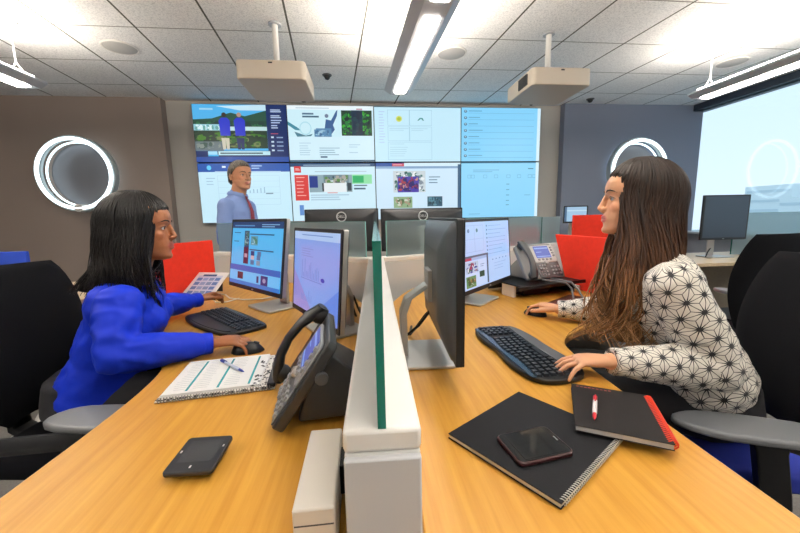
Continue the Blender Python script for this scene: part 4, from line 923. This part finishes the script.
def hand(mb, wrist, d, n, right, s=1., curl=(25, 30, 18), spread=1., pinky_out=0., thumb=(.72, .62, -.25), lift=None):
    d = V(d).normalized(); n = (V(n)-d*V(n).dot(d)).normalized(); t_ = n.cross(d) if right else d.cross(n)
    M = Matrix(((d.x, t_.x, n.x, wrist[0]), (d.y, t_.y, n.y, wrist[1]), (d.z, t_.z, n.z, wrist[2]), (0, 0, 0, 1)))
    M = M @ Matrix.Scale(s, 4)
    R = []
    for x, hw, th, yc, zc in ((-.03, .024, .0185, 0, 0), (0, .0245, .0175, 0, 0), (.02, .031, .0165, .002, .001), (.05, .0385, .0145, .003, .002), (.078, .040, .0125, .002, .001), (.092, .037, .0095, .001, -.001)):
        R.append([(x, yc+hw*abs(cos(a))**.8*(1 if cos(a) > 0 else -1), zc+th*abs(sin(a))**.9*(1 if sin(a) > 0 else -1)) for a in [2*pi*i/16 for i in range(16)]])
    mb.loft(R, M)
    for k, (y, L_, r, sp) in enumerate(((.029, .070, .0084, 7), (.0095, .078, .0087, 2), (-.0105, .073, .0083, -3), (-.0285, .057, .0074, -9))):
        a = radians(sp*spread-(pinky_out if k == 3 else 0)); p = V((.080, y, .000)); el = 0; pts = [p.copy()]; rr = [r*1.05]
        cc = curl[k] if isinstance(curl[0], (tuple, list)) else curl
        for seg_, c_ in zip((.46, .30, .24), cc):
            el += radians(c_); dd = V((cos(a)*cos(el), sin(a)*cos(el), -sin(el)))
            p = p+dd*(L_+.010)*seg_; pts.append(p.copy()); rr.append(r*(1-.1*len(rr)))
        mb.tube(pts, rr, 10, M, roundcap=True)
    td = V(thumb).normalized(); p0 = V((.018, .020, -.004)); p1 = p0+td*.040; td2 = (td+V((.45, -.12, -.1))).normalized(); p2 = p1+td2*.032; p3 = p2+(td2+V((.3, -.2, -.1))).normalized()*.024
    mb.tube([p0, p1, p2, p3], [.0145, .0115, .0098, .0078], 10, M, roundcap=True)
    return M
def spine_loft(mb, secs, seg=28, e=2.4):
    """secs: (centre, right dir, forward dir, half-width, half-depth)"""
    R = []
    for c, r, f, a, b in secs:
        c, r, f = V(c), V(r).normalized(), V(f).normalized(); ring = []
        for i in range(seg):
            q = 2*pi*i/seg; x = abs(cos(q))**(2/e)*(1 if cos(q) > 0 else -1); y = abs(sin(q))**(2/e)*(1 if sin(q) > 0 else -1)
            ring.append(c+r*(a*x)+f*(b*y))
        R.append(ring)
    mb.loft(R)
def skin_colours(me, H, skin, lip, O):
    """natural skin with lips; local head frame"""
    P = coords(me); Hi = np.array(H.inverted()); q = P @ Hi[:3, :3].T+Hi[:3, 3]
    base = np.tile(np.array(lin(skin)), (len(P), 1)); base *= (1+.05*fbm(P, 60, 2))[:, None]
    x, y, z = q[:, 0], q[:, 1], q[:, 2]
    w_ = np.clip(1.25-np.sqrt((x/.0235)**2+((z-.0535)/.0125)**2), 0, .35)/.35*(y > .075)
    line = np.exp(-((z-.0530)/.0013)**2)*(np.abs(x) < .023)*(y > .07)
    L_ = np.array(lin(lip)); base = base*(1-.75*w_[:, None])+L_*.75*w_[:, None]; base *= (1-.55*line)[:, None]
    ck = np.exp(-(((np.abs(x)-.042)/.02)**2+((z-.09)/.018)**2))*(y > .03); base[:, 0] *= 1+.10*ck
    vcol(me, base)
def hair_mesh(parent, P, n, tlen, rad, cols, seed, name='hair', wig=.004, base_rows=26, base_n=40, nt=22, wave=(0, 0), amin=0., amax=1., jitter=.05, base=True, off=.003, tail=.1, PB=None):
    """P(a, t): surface of the hair mass; strands follow t"""
    rn = random.Random(seed); mb = MB(); C = []
    def colat(t, v): 
        k = min(len(cols)-1.001, max(0, t*(len(cols)-1))); i = int(k); f = k-i
        return tuple((cols[i][j]*(1-f)+cols[i+1][j]*f)*v for j in range(3))
    if base:
        R = []
        for r in range(base_rows+1):
            t = r/base_rows*.97; R.append([(PB or P)(k/base_n, t) for k in range(base_n)])
        b0 = len(mb.v); mb.loft(R); C += [colat(r/base_rows*.97, .62) for r in range(base_rows+1) for _ in range(base_n)]
    for s_ in range(n):
        a0 = amin+(amax-amin)*(s_+rn.random())/n; drift = rn.gauss(0, jitter); ph = rn.random()*6.28; fr = rn.uniform(.8, 1.2); ll = 1-tail*rn.random()+.03
        oo = off*rn.uniform(.2, 1.6); v = rn.uniform(.5, 1.65); t0 = rn.random()*.12 if rn.random() < .6 else rn.random()*.5
        path = []; rr = []; tt = []
        for k in range(nt+1):
            t = t0+(ll-t0)*k/nt; a = a0+drift*(t-t0)
            p = P(a % 1., min(t, .9999)); q = P((a+.01) % 1., min(t, .9999)); tg = (q-p)
            tg = tg.normalized() if tg.length > 1e-6 else V((1, 0, 0))
            c0 = P((a+.5) % 1., min(t, .9999)); out = (p-c0).normalized() if (p-c0).length > 1e-6 else V((0, 0, 1))
            w_ = wave[0]*t*t*sin(ph*.25+t*wave[1]*fr)
            path.append(p+out*(oo+w_*.5+wig*t*sin(ph+t*9*fr)*.4)+tg*(w_+wig*t*sin(ph*1.7+t*11*fr)))
            rr.append(rad*(1-.75*(max(0, k/nt-.5)*2)**1.5)*(.55+.45*min(1, k/2)))
            tt.append(t)
        b0 = len(mb.v); mb.tube(path, rr, 5); C += [colat(t, v) for t in tt for _ in range(5)]
    me = bpy.data.meshes.new(name); me.from_pydata([tuple(p) for p in mb.v], [], mb.f); me.update()
    bm = bmesh.new(); bm.from_mesh(me); bmesh.ops.recalc_face_normals(bm, faces=bm.faces); bm.to_mesh(me); bm.free()
    vcol(me, np.array(C)); 
    return finish(me, name, attr_mat('hair_'+name+str(seed), .42, spec=.26), parent)
def wrinkle(me, amp, sc, seed, foci=(), W=None):
    P = coords(me); N = normals(me); w_ = np.full(len(P), .5)
    for c, r, a in foci:
        d = np.linalg.norm(P-np.array(c), axis=1); w_ += a*np.exp(-(d/r)**2)
    Q = P.copy(); 
    if W is not None: Q = Q @ np.array(W).T
    h = fbm(Q, sc, seed); h2 = 1-np.abs(fbm(Q, sc*1.7, seed+1))
    set_coords(me, P+N*((h*.55+h2*.6-.3)*amp*w_)[:, None])
def bone_uv(me, bones):
    """lay the cloth print along the sleeves and the torso"""
    P = coords(me); nf = len(me.polygons); ce = np.empty(nf*3, np.float32); me.polygons.foreach_get('center', ce); ce = ce.reshape(-1, 3)
    best = np.full(nf, 1e9); bi = np.zeros(nf, int)
    for k, (a, b, r, ref) in enumerate(bones):
        a, b = np.array(a), np.array(b); ab = b-a; t = np.clip(((ce-a) @ ab)/(ab @ ab), 0, 1); d = np.linalg.norm(ce-a-t[:, None]*ab, axis=1)/r
        m_ = d < best; best[m_] = d[m_]; bi[m_] = k
    nl = len(me.loops); lv = np.empty(nl, int); me.loops.foreach_get('vertex_index', lv); ls = np.empty(nf, int); lt = np.empty(nf, int)
    me.polygons.foreach_get('loop_start', ls); me.polygons.foreach_get('loop_total', lt); lf = np.repeat(np.arange(nf), lt)
    uv = np.zeros((nl, 2))
    for k, (a, b, r, ref) in enumerate(bones):
        a, b = np.array(a, float), np.array(b, float); ax = (b-a)/np.linalg.norm(b-a); e1 = np.array(ref, float); e1 -= ax*(e1 @ ax); e1 /= np.linalg.norm(e1); e2 = np.cross(ax, e1)
        m_ = bi[lf] == k; q = P[lv[m_]]-a; fc = ce[lf[m_]]-a
        ph = np.arctan2(q @ e2, q @ e1); pc = np.arctan2(fc @ e2, fc @ e1); ph = pc+(ph-pc+np.pi) % (2*np.pi)-np.pi
        uv[m_, 0] = ph*r; uv[m_, 1] = q @ ax
    l_ = me.uv_layers.new(name='UVMap'); l_.data.foreach_set('uv', uv.astype(np.float32).ravel())
def star_cloth(name, pitch=.045):
    """off-white blouse cloth printed with twelve-rayed black stars on a triangular lattice"""
    m = bpy.data.materials.new(name); m.use_nodes = True; nt = m.node_tree; b = nt.nodes['Principled BSDF']
    uv = nt.nodes.new('ShaderNodeUVMap'); uv.uv_map = 'UVMap'; s_ = nt.nodes.new('ShaderNodeSeparateXYZ'); nt.links.new(uv.outputs[0], s_.inputs[0])
    A = lambda op, a, b_=None, c=None: math_node(nt, op, a, b_, c)
    px, py = pitch, pitch*sqrt(3)
    def cell(ox, oy):
        x = A('SUBTRACT', A('MODULO', A('ADD', s_.outputs['X'], ox+100*px), px), px/2); y = A('SUBTRACT', A('MODULO', A('ADD', s_.outputs['Y'], oy+100*py), py), py/2)
        r = A('SQRT', A('ADD', A('MULTIPLY', x, x), A('MULTIPLY', y, y))); return x, y, r
    x1, y1, r1 = cell(0, 0); x2, y2, r2_ = cell(px/2, py/2)
    sel = A('LESS_THAN', r1, r2_)
    def mix(a, b_): return A('ADD', A('MULTIPLY', a, sel), A('MULTIPLY', b_, A('SUBTRACT', 1., sel)))
    x, y, r = mix(x1, x2), mix(y1, y2), mix(r1, r2_)
    th = A('ARCTAN2', y, x); k = pi/6
    dth = A('SUBTRACT', A('MODULO', A('ADD', th, k/2+20*k), k), k/2)
    d = A('ABSOLUTE', A('MULTIPLY', r, A('SINE', dth)))
    wd = A('MAXIMUM', A('SUBTRACT', .0021*pitch/.054, A('MULTIPLY', r, .055)), .0008)
    line = A('LESS_THAN', d, wd); dot = A('LESS_THAN', r, .0036*pitch/.054); f = A('MAXIMUM', line, dot)
    mx = nt.nodes.new('ShaderNodeMix'); mx.data_type = 'RGBA'; nt.links.new(f, mx.inputs['Factor']); mx.inputs['A'].default_value = (*lin('#e9e4da'), 1); mx.inputs['B'].default_value = (*lin('#17161a'), 1)
    nt.links.new(mx.outputs['Result'], b.inputs['Base Color']); b.inputs['Roughness'].default_value = .75; b.inputs['Sheen Weight'].default_value = .1
    return m
def sitting_body(mb, hips, tf, knees, feet, s=1.):
    r = V((tf[1], -tf[0], 0)).normalized()
    for k, sd in enumerate((-1, 1)):
        h = V(hips)+r*(sd*.088); limb(mb, [h, (h+V(knees[k]))/2+V((0, 0, .004)), knees[k]], [.078*s, .07*s, .052*s]); kn = V(knees[k]); ft = V(feet[k])
        limb(mb, [kn, kn*.6+ft*.4, ft+V((0, 0, .07))], [.052*s, .05*s, .034*s]); limb(mb, [ft+V((0, 0, .045)), ft+V((tf[0]*.10, tf[1]*.10, .035)), ft+V((tf[0]*.18, tf[1]*.18, .025))], [.036*s, .034*s, .024*s])
def trousers_shoes(parent, O, hips, tf, knees, feet, m_tr, m_sh, s=1.):
    mb = MB(); r = V((tf[1], -tf[0], 0)).normalized(); f = V((tf[0], tf[1], 0))
    spine_loft(mb, [(V(hips)+V((0, 0, -.07))-f*.02, r, f, .12, .10), (V(hips)-f*.02, r, f, .175, .125), (V(hips)+V((0, 0, .10))-f*.02, r, f, .155, .11)])
    for k, sd in enumerate((-1, 1)):
        h = V(hips)+r*(sd*.09); kn = V(knees[k]); ft = V(feet[k])
        limb(mb, [h, (h+kn)/2, kn], [.092*s, .085*s, .066*s]); limb(mb, [kn, kn*.55+ft*.45, ft+V((0, 0, .09))], [.066*s, .062*s, .055*s])
    me = remesh(mb, .009, 4); wrinkle(me, .004, 34, 5); me.transform(O); finish(me, 'trousers', m_tr, parent)
    for k in range(2):
        ft = V(feet[k]); F = O @ frame(ft, f)
        MB().loft([super_ring(.19, -.06, .045, 0, 20), super_ring(.195, -.065, .048, .02, 20), super_ring(.18, -.06, .044, .045, 20), super_ring(.09, -.055, .04, .08, 20), super_ring(.04, -.05, .036, .10, 20)], F).build('shoe', m_sh, parent, sharp=60)
def person_base(label, base):
    t = thing('person', label, 'person', base, 0, group='people at work'); return t, Matrix.Translation(-V(base))
# ================================================================= the dark-haired woman in blue (left)
HO = V((-.792, 1.335, 1.062)); HF = V((.965, .25, -.05)); H = frame(HO, HF, (.03, .01, 1)); H0 = H.copy()
tf = V((.94, .34, 0)).normalized(); r_ = V((tf.y, -tf.x, 0))
hips = V((-1.00, 1.33, .565)); neck = H @ V((0, -.035, -.075))
pers, O = person_base('seated woman in a bright blue blouse with dark shoulder-length hair', (hips.x, hips.y, 0))
shR = neck+r_*.155+V((-.005, 0, -.045)); shL = neck-r_*.155+V((-.005, 0, -.045))
elR = V((-.765, 1.105, .80)); wrR = V((-.535, 1.222, .778)); elL = V((-.945, 1.70, .775)); wrL = V((-.845, 1.83, .800))
elL = V((-.965, 1.66, .805))
kneesL = [V((-.60, 1.48, .585)), V((-.57, 1.33, .585))]; feetL = [V((-.55, 1.60, 0)), V((-.54, 1.40, 0))]
def torso(mb, hips, neck, tf, r_, k=0., bust=.02, w_=1., extra=None):
    ax = neck-hips; f = V(tf)
    S_ = [(-.05, .135, .085, 0), (.08, .165, .11, 0), (.22, .150, .105, .0), (.38, .128, .092, .004), (.55, .138, .098, .012), (.70, .150, .104, .014+bust*.5), (.80, .158, .098, .010), (.90, .150, .080, .0), (.965, .105, .062, -.004), (1.02, .058, .052, 0)]
    spine_loft(mb, [(hips+ax*u+f*(d), r_, (f-ax.normalized()*f.dot(ax.normalized())), a*w_+k, b+k) for u, a, b, d in S_])
    if bust:
        for s_ in (-1, 1): mb.ball(hips+ax*.70+V(tf)*(.075+k)+r_*(s_*.072), .052+k*.4)
mb = MB(); head(mb, H, nose=1.16, lips=1.25); limb(mb, [H @ V((0, -.008, .040)), H @ V((0, -.022, -.02)), neck+V((0, 0, -.02))], [.054, .050, .056], 18)
torso(mb, hips, neck, tf, r_, -.008); sitting_body(mb, hips, tf, kneesL, feetL)
for sh, el, wr in ((shR, elR, wrR), (shL, elL, wrL)):
    limb(mb, [sh, (sh+el)/2, el], [.050, .044, .037]); limb(mb, [el, el*.65+wr*.35, wr], [.038, .037, .0235])
hand(mb, wrR, (.97, .12, .02), (0, -.05, 1), True, .98, curl=(22, 42, 25), spread=.9)
hand(mb, wrL, (.35, .93, .10), (-.3, .1, .95), False, .98, curl=((35, 45, 25), (30, 40, 20), (22, 30, 15), (18, 25, 15)), thumb=(.8, .5, -.35))
me = remesh(mb, .0032, 2); skin_colours(me, H, '#96603e', '#96463f', O); me.transform(O)
body = finish(me, 'body', attr_mat('skin', .42, spec=.35, bump=.15, bscale=500, sss=.06), pers)
eyes(pers, H, O); brows(pers, H, O, '#140d0a')
mb = MB(); torso(mb, hips+V((0, 0, -.02)), neck, tf, r_, .014, w_=1.02)
for sh, el, wr, e2 in ((shR, elR, wrR, .93), (shL, elL, wrL, .9)):
    wq = el+(wr-el)*e2; limb(mb, [sh+V((0, 0, -.006)), (sh*.6+el*.4), el], [.062, .064, .056], 20); limb(mb, [el, el*.55+wq*.45, el*.2+wq*.8], [.056, .053, .040], 20)
    mb.tube([el*.22+wq*.78, el*.05+wq*.95, wq], [.040, .0335, .034], 20)
me = remesh(mb, .0055, 5)
wrinkle(me, .010, 30, 3, [(elR, .11, 1.1), (elL, .1, 1.2), (shR, .09, .5), (hips+V((0, 0, .12)), .15, .7)])
# open V neck
P = coords(me); Hi = H.inverted(); nk = neck; q = P-np.array(nk); fwd = q @ np.array(tf); up_ = q[:, 2]; sd = q @ np.array(r_)
bm = bmesh.new(); bm.from_mesh(me); bm.verts.ensure_lookup_table()
kill = [v for i, v in enumerate(bm.verts) if (up_[i] > -.005 and abs(sd[i]) < .075) or (fwd[i] > .0 and up_[i] > -.15 and abs(sd[i]) < .062*(up_[i]+.15)/.15+.003)]
bmesh.ops.delete(bm, geom=kill, context='VERTS'); bm.to_mesh(me); bm.free()
me.transform(O); M_blouse = mat('blue_blouse', '#0a2bb4', .6, spec=.2, bump=.1, bscale=700)
sh_ = finish(me, 'blouse', M_blouse, pers); so = sh_.modifiers.new('t', 'SOLIDIFY'); so.thickness = .003; so.offset = 1
mb = MB()
for s_ in (-1, 1):
    pts = [neck+tf*.085+V((0, 0, -.14)), neck+tf*.085+r_*(s_*.034)+V((0, 0, -.07)), neck+tf*.055+r_*(s_*.064)+V((0, 0, -.015)), neck+r_*(s_*.076)+V((0, 0, .004)), neck-tf*.045+r_*(s_*.055)+V((0, 0, .014)), neck-tf*.064+V((0, 0, .016))]
    mb.tube(pts, [.006, .009, .011, .012, .011, .010], 8, O, flat=(.6, 1.3))
mb.build('collar', M_blouse, sh_)
for wr, el in ((wrR, elR), (wrL, elL)):
    d = (wr-el).normalized(); c0 = el+(wr-el)*.86
    MB().tube([c0, c0+d*.012, c0+d*.034, c0+d*.04], [.0345, .037, .0365, .034], 20, O).build('cuff', M_blouse, sh_)
trousers_shoes(pers, O, hips, tf, kneesL, feetL, mat('black_trousers', '#14151b', .85), mat('black_shoe', '#101012', .3))
# hair: parted, falling to the shoulders with the ends flicked out at the back
def hairL(a, t, base=False):
    q = 2*pi*a; c_, s_ = cos(q), sin(q)          # s_>0 towards the face
    zr = .120+(.068*s_ if s_ > 0 else 0); fr = .089 if not base else .084
    if t < .42:
        e = t/.42*pi/2*1.02; se, ce = sin(e), max(0, cos(e))
        pw = 1+.6*max(0, s_)
        p = V(((.085*c_)*se, -.008+(fr if s_ > 0 else .122)*s_*se, zr+(.246-zr)*ce**pw))
    else:
        u = (t-.42)/.58; bk = .122+.012*u+.15*max(0, u-.62)
        hw = .085+.018*sin(u*pi*.8); k = min(.66, 12*u*.66) if s_ > 0 else 0
        cx = (1 if c_ >= 0 else -1)*max(abs(c_), k*(s_ if s_ > 0 else 0)**.5)
        yf = fr-.042*min(1, u*1.8)
        sy = sqrt(max(0, 1-cx*cx)) if s_ > 0 else s_
        if base and s_ > 0: yf = max(.0, fr*(1-(3.4 if abs(c_) < .5 else .9)*u))
        p = V((hw*cx, -.008+(yf*sy+.014*u*max(0, s_) if s_ > 0 else bk*s_), zr-(.238+(.068*s_ if s_ > 0 else 0))*u*(1+.04*s_)))
    return O @ (H0 @ p)
blk = [lin('#090708'), lin('#0b090a'), lin('#0f0c0d'), lin('#14100f')]
hair_mesh(pers, hairL, 620, 1, .0026, blk, 3, 'hair', wig=.010, amin=-.02, amax=.52+.5, jitter=.06, wave=(.018, 7), tail=.26, PB=lambda a, t: hairL(a, t, True))
# ================================================================= the long-haired woman (right)
HO = V((.882, 1.055, 1.124)); HF = V((-.88, .44, .02)); H = frame(HO, HF, (.0, .0, 1)); H1 = H.copy()
tf = V((-.90, .36, 0)).normalized(); r_ = V((tf.y, -tf.x, 0))
hips = V((1.13, 1.01, .56)); neck = H @ V((0, -.035, -.075))
pers, O = person_base('seated woman with long brown hair in a blouse of black star patterns', (hips.x, hips.y, 0))
shR = neck+r_*.165+V((.02, 0, -.05)); shL = neck-r_*.165+V((.02, 0, -.05))
elL = V((.99, .845, .755)); wrL = V((.682, .868, .783)); elR = V((1.07, 1.30, .795)); wrR = V((.845, 1.405, .784))
kneesL = [V((.74, 1.10, .60)), V((.80, 1.26, .60))]; feetL = [V((.70, 1.12, 0)), V((.76, 1.30, 0))]
mb = MB(); head(mb, H, nose=1.0, lips=.82); limb(mb, [H @ V((0, -.008, .040)), H @ V((0, -.022, -.02)), neck+V((0, 0, -.02))], [.052, .049, .055], 18)
torso(mb, hips, neck, tf, r_, -.008); sitting_body(mb, hips, tf, kneesL, feetL)
for sh, el, wr in ((shR, elR, wrR), (shL, elL, wrL)):
    limb(mb, [sh, (sh+el)/2, el], [.050, .044, .037]); limb(mb, [el, el*.65+wr*.35, wr], [.038, .037, .0235])
hand(mb, wrL, (-.97, .26, -.02), (0, .05, 1), False, 1.0, curl=(16, 24, 14), spread=1.2, pinky_out=22)
hand(mb, wrR, (-.55, .84, .05), (.15, .0, 1), True, .98, curl=(24, 32, 18), thumb=(.86, .45, -.3))
me = remesh(mb, .0032, 2); skin_colours(me, H, '#d6a07c', '#b9545a', O); me.transform(O)
finish(me, 'body', attr_mat('skin', .42), pers)
eyes(pers, H, O); brows(pers, H, O, '#2a1912')
mb = MB(); torso(mb, hips+V((0, 0, .05)), neck, tf, r_, .02, w_=1.04)
for sh, el, wr, e2 in ((shR, elR, wrR, .93), (shL, elL, wrL, .93)):
    wq = el+(wr-el)*e2; limb(mb, [sh+V((0, 0, -.008)), (sh*.55+el*.45), el], [.068, .072, .064], 20); limb(mb, [el, el*.55+wq*.45, el*.2+wq*.8], [.064, .058, .045], 20)
    mb.tube([el*.22+wq*.78, el*.05+wq*.95, wq], [.045, .036, .036], 20)
me = remesh(mb, .0055, 5)
wrinkle(me, .0085, 28, 8, [(elL, .11, 1.3), (elR, .1, 1.0), (shL, .09, .4), (hips+V((0, 0, .15)), .15, .8)])
bm = bmesh.new(); bm.from_mesh(me); bm.verts.ensure_lookup_table(); nk = neck
kill = [v for v in bm.verts if (v.co-nk).z > .004 and abs((v.co-nk).dot(r_)) < .07]
bmesh.ops.delete(bm, geom=kill, context='VERTS'); bm.to_mesh(me); bm.free()
bone_uv(me, [(hips, neck, .15, tf), (shL, elL, .062, (-.3, -1, .2)), (elL, wrL, .052, (0, -1, .3)), (shR, elR, .062, (0, 1, 0)), (elR, wrR, .052, (0, -1, .3))])
me.transform(O); M_star = star_cloth('star_print_cloth'); sh_ = finish(me, 'blouse', M_star, pers); so = sh_.modifiers.new('t', 'SOLIDIFY'); so.thickness = .003; so.offset = 1
for wr, el in ((wrL, elL), (wrR, elR)):
    d = (wr-el).normalized(); c0 = el+(wr-el)*.87
    cm_ = MB().tube([c0, c0+d*.012, c0+d*.032, c0+d*.037], [.0365, .039, .0385, .036], 20).mesh('cuff', M_star)
    bone_uv(cm_, [(el, wr, .045, (0, -1, .3))]); cm_.transform(O); o = bpy.data.objects.new('cuff', cm_); COL.objects.link(o); o.parent = sh_
trousers_shoes(pers, O, hips, tf, kneesL, feetL, mat('black_trousers', '#14151b'), mat('black_shoe', '#101012'))
def hairR(a, t, base=False):
    q = 2*pi*a; c_, s_ = cos(q), sin(q)
    zr = .120+(.072*s_ if s_ > 0 else 0); fr = .083 if not base else .078
    if t < .30:
        e = t/.30*pi/2*1.02; se, ce = sin(e), max(0, cos(e)); pw = 1+.6*max(0, s_)
        p = V((.087*c_*se, -.006+(fr if s_ > 0 else .124)*s_*se, zr+(.247-zr)*ce**pw))
    else:
        u = (t-.30)/.70; bk = .124-.01*u-.05*max(0, u-.35)
        hw = .088+.018*sin(min(1, u*1.5)*pi*.7)-.05*max(0, u-.4); k = min(.66, 12*u*.66) if s_ > 0 else 0
        cx = (1 if c_ >= 0 else -1)*max(abs(c_), k*(s_ if s_ > 0 else 0)**.5)
        yf = fr-.026*min(1, u*3.)+.035*max(0, u-.35)
        sy = sqrt(max(0, 1-cx*cx)) if s_ > 0 else s_
        if base and s_ > 0: yf = max(.0, fr*(1-(4 if abs(c_) < .5 else .7)*u))
        side = -.035*max(0, u-.3) if c_ < 0 else -.04*max(0, u-.3)
        p = V((hw*cx+side, -.006+(yf if s_ > 0 else bk)*sy+(.015*u if c_ < 0 else 0)+.03*max(0, u-.3), zr-(.475+(.072*s_ if s_ > 0 else 0))*u*(1. if c_ < 0 else .93)))
    return O @ (H1 @ p)
brn = [lin('#1b120f'), lin('#20150f'), lin('#2a1b13'), lin('#4a301f'), lin('#7a5535'), lin('#b58a5e')]
hair_mesh(pers, hairR, 980, 1, .0027, brn, 7, 'hair', wig=.012, amin=0, amax=1, jitter=.05, wave=(.075, 11), tail=.26, nt=32, base_rows=32, PB=lambda a, t: hairR(a, t, True))
mouse('black mouse under the long-haired woman\'s hand', (.785, 1.50), radians(35))
mouse('black mouse under the dark-haired woman\'s hand on the planner side', (-.42, 1.235), radians(-83))
# ================================================================= the standing man
s = 1.12; HO = V((-1.13, 3.50, 1.475)); HF = V((.80, -.60, -.03)); H = frame(HO, HF, (.02, 0, 1)) @ Matrix.Scale(s, 4)
tf = V((.97, -.22, 0)).normalized(); r_ = V((tf.y, -tf.x, 0))
neck = HO+V((-.045, .01, -.052)); hips = V((neck.x-.03, neck.y+.02, .93))
pers, O = person_base('standing man in a light blue shirt and red tie before the video wall', (hips.x, hips.y, 0))
mb = MB(); head(mb, H, male=True, nose=1.1); limb(mb, [H @ V((0, -.008, .04)), neck+V((0, 0, -.03))], [.066, .066], 18)
def mtorso(mb, k):
    ax = neck-hips
    spine_loft(mb, [(hips+ax*u+tf*d, r_, tf, a+k, b+k) for u, a, b, d in ((-.08, .15, .10, 0), (.1, .175, .125, .01), (.3, .18, .13, .02), (.5, .185, .125, .015), (.7, .195, .125, .01), (.82, .195, .11, 0), (.91, .15, .088, -.005), (.97, .105, .072, 0), (1.01, .07, .064, 0))])
shR, shL = neck+r_*.185+V((0, 0, -.10)), neck-r_*.185+V((0, 0, -.10))
elR, elL = shR+V((-.03, -.03, -.30)), shL+V((.02, .03, -.30)); wrR, wrL = elR+V((.10, -.06, -.235)), elL+V((.12, -.02, -.235))
mtorso(mb, -.012)
for sh, el, wr in ((shR, elR, wrR), (shL, elL, wrL)):
    limb(mb, [sh, (sh+el)/2, el], [.056, .05, .043]); limb(mb, [el, el*.65+wr*.35, wr], [.043, .041, .028])
hand(mb, wrR, (.15, -.05, -.98), (-.3, -.95, 0), True, 1.08); hand(mb, wrL, (.15, 0, -.98), (.3, .95, 0), False, 1.08)
ft = [V((hips.x+.02, hips.y+.09, 0)), V((hips.x-.02, hips.y-.11, 0))]
for k, sd in ((0, -1), (1, 1)):
    h = hips+r_*(sd*.095); kn = (h+ft[k])/2+V((.01, 0, .04)); limb(mb, [h, kn, ft[k]+V((0, 0, .08))], [.085, .06, .042]); limb(mb, [ft[k]+V((0, 0, .05)), ft[k]+tf*.17+V((0, 0, .03))], [.04, .03])
me = remesh(mb, .005, 2); skin_colours(me, H, '#d09674', '#b56e64', O); me.transform(O); finish(me, 'body', attr_mat('skin', .42), pers)
eyes(pers, H, O); brows(pers, H, O, '#3a3430', 1.3)
mb = MB(); mtorso(mb, .006); limb(mb, [neck+V((0, 0, -.05)), neck+V((.004, -.003, .012))], [.076, .069])
for sh, el, wr in ((shR, elR, wrR), (shL, elL, wrL)):
    limb(mb, [sh, (sh*.5+el*.5), el], [.072, .069, .062]); limb(mb, [el, (el+wr)/2, wr*.93+el*.07], [.062, .054, .042])
me = remesh(mb, .009, 4); wrinkle(me, .006, 20, 4, [(elR, .12, 1.), (shR, .15, .6)]); me.transform(O)
M_shirt = mat('light_blue_shirt', '#8ba4dc', .7, spec=.2); sh_ = finish(me, 'shirt', M_shirt, pers)
cb = neck+V((0, 0, .012)); mb = MB()
for s_ in (-1, 1):
    mb.tube([cb+tf*.088+V((0, 0, -.05)), cb+tf*.082+r_*(s_*.04)+V((0, 0, -.012)), cb+tf*.03+r_*(s_*.078)+V((0, 0, .004)), cb-tf*.05+r_*(s_*.06)+V((0, 0, .012)), cb-tf*.078+V((0, 0, .014))], [.010, .020, .018, .016, .015], 8, O, flat=(.35, 1.2))
mb.build('collar', M_shirt, sh_)
ax = neck-hips; kn_ = cb+tf*.094+V((0, 0, -.040)); fr = lambda u, d: hips+ax*u+tf*(d)
tm = mat('red_tie', '#7a2030', .6, var=.35, vscale=60)
MB().loft([[p+r_*(w_*x)+tf*(.006*y) for x, y in ((-1, 0), (-.7, 1), (.7, 1), (1, 0), (0, -1))] for p, w_ in ((kn_+V((0, 0, .02)), .020), (kn_, .014), (fr(.84, .125), .022), (fr(.7, .150), .029), (fr(.5, .157), .036), (fr(.3, .164), .043), (fr(.16, .156), .046), (fr(.12, .153), .004))], O).build('tie', tm, pers)
mb = MB(); 
spine_loft(mb, [(hips+V((0, 0, -.12)), r_, tf, .16, .12), (hips, r_, tf, .185, .135), (hips+V((0, 0, .08)), r_, tf, .182, .135)])
for k, sd in ((0, -1), (1, 1)):
    h = hips+r_*(sd*.095); kn = (h+ft[k])/2+V((.01, 0, .04)); limb(mb, [h, kn, ft[k]+V((0, 0, .10))], [.10, .078, .07])
me = remesh(mb, .01, 4); me.transform(O); finish(me, 'trousers', mat('grey_trousers', '#2b2e38', .85), pers)
for k in range(2):
    F = O @ frame(ft[k], tf)
    MB().loft([super_ring(.21, -.07, .05, 0, 20), super_ring(.21, -.07, .052, .03, 20), super_ring(.19, -.06, .046, .055, 20), super_ring(.07, -.055, .042, .10, 20)], F).build('shoe', mat('black_shoe', '#101012'), pers, sharp=60)
H2 = H.copy()
def hairM(a, t):
    q = 2*pi*a; c_, s_ = cos(q), sin(q); lim = 1.02+.52*max(0, -s_)+.10*(1-abs(s_))
    if s_ > 0: lim = 1.02
    e = t*pi/2*lim; fr_, bk, hw = .088, .103, .0785
    y = -.004+(fr_ if s_ > 0 else bk)*s_*sin(min(e, pi/2)+(0 if e < pi/2 else .35*(e-pi/2)))
    zr = .128+(.066*s_ if s_ > 0 else 0); z = zr+(.243-zr)*(max(0, cos(e))**(1+.5*max(0, s_)))+(.114*cos(e) if cos(e) < 0 else 0)
    x = hw*c_*sin(min(e, pi/2))
    return O @ (H2 @ V((x, y, z)))
gry = [lin('#7d7a74'), lin('#827e78'), lin('#75706a'), lin('#5d5852')]
hair_mesh(pers, hairM, 420, 1, .0034, gry, 5, 'hair', wig=.004, jitter=.12, nt=10, base_rows=14, tail=.25, off=.004)
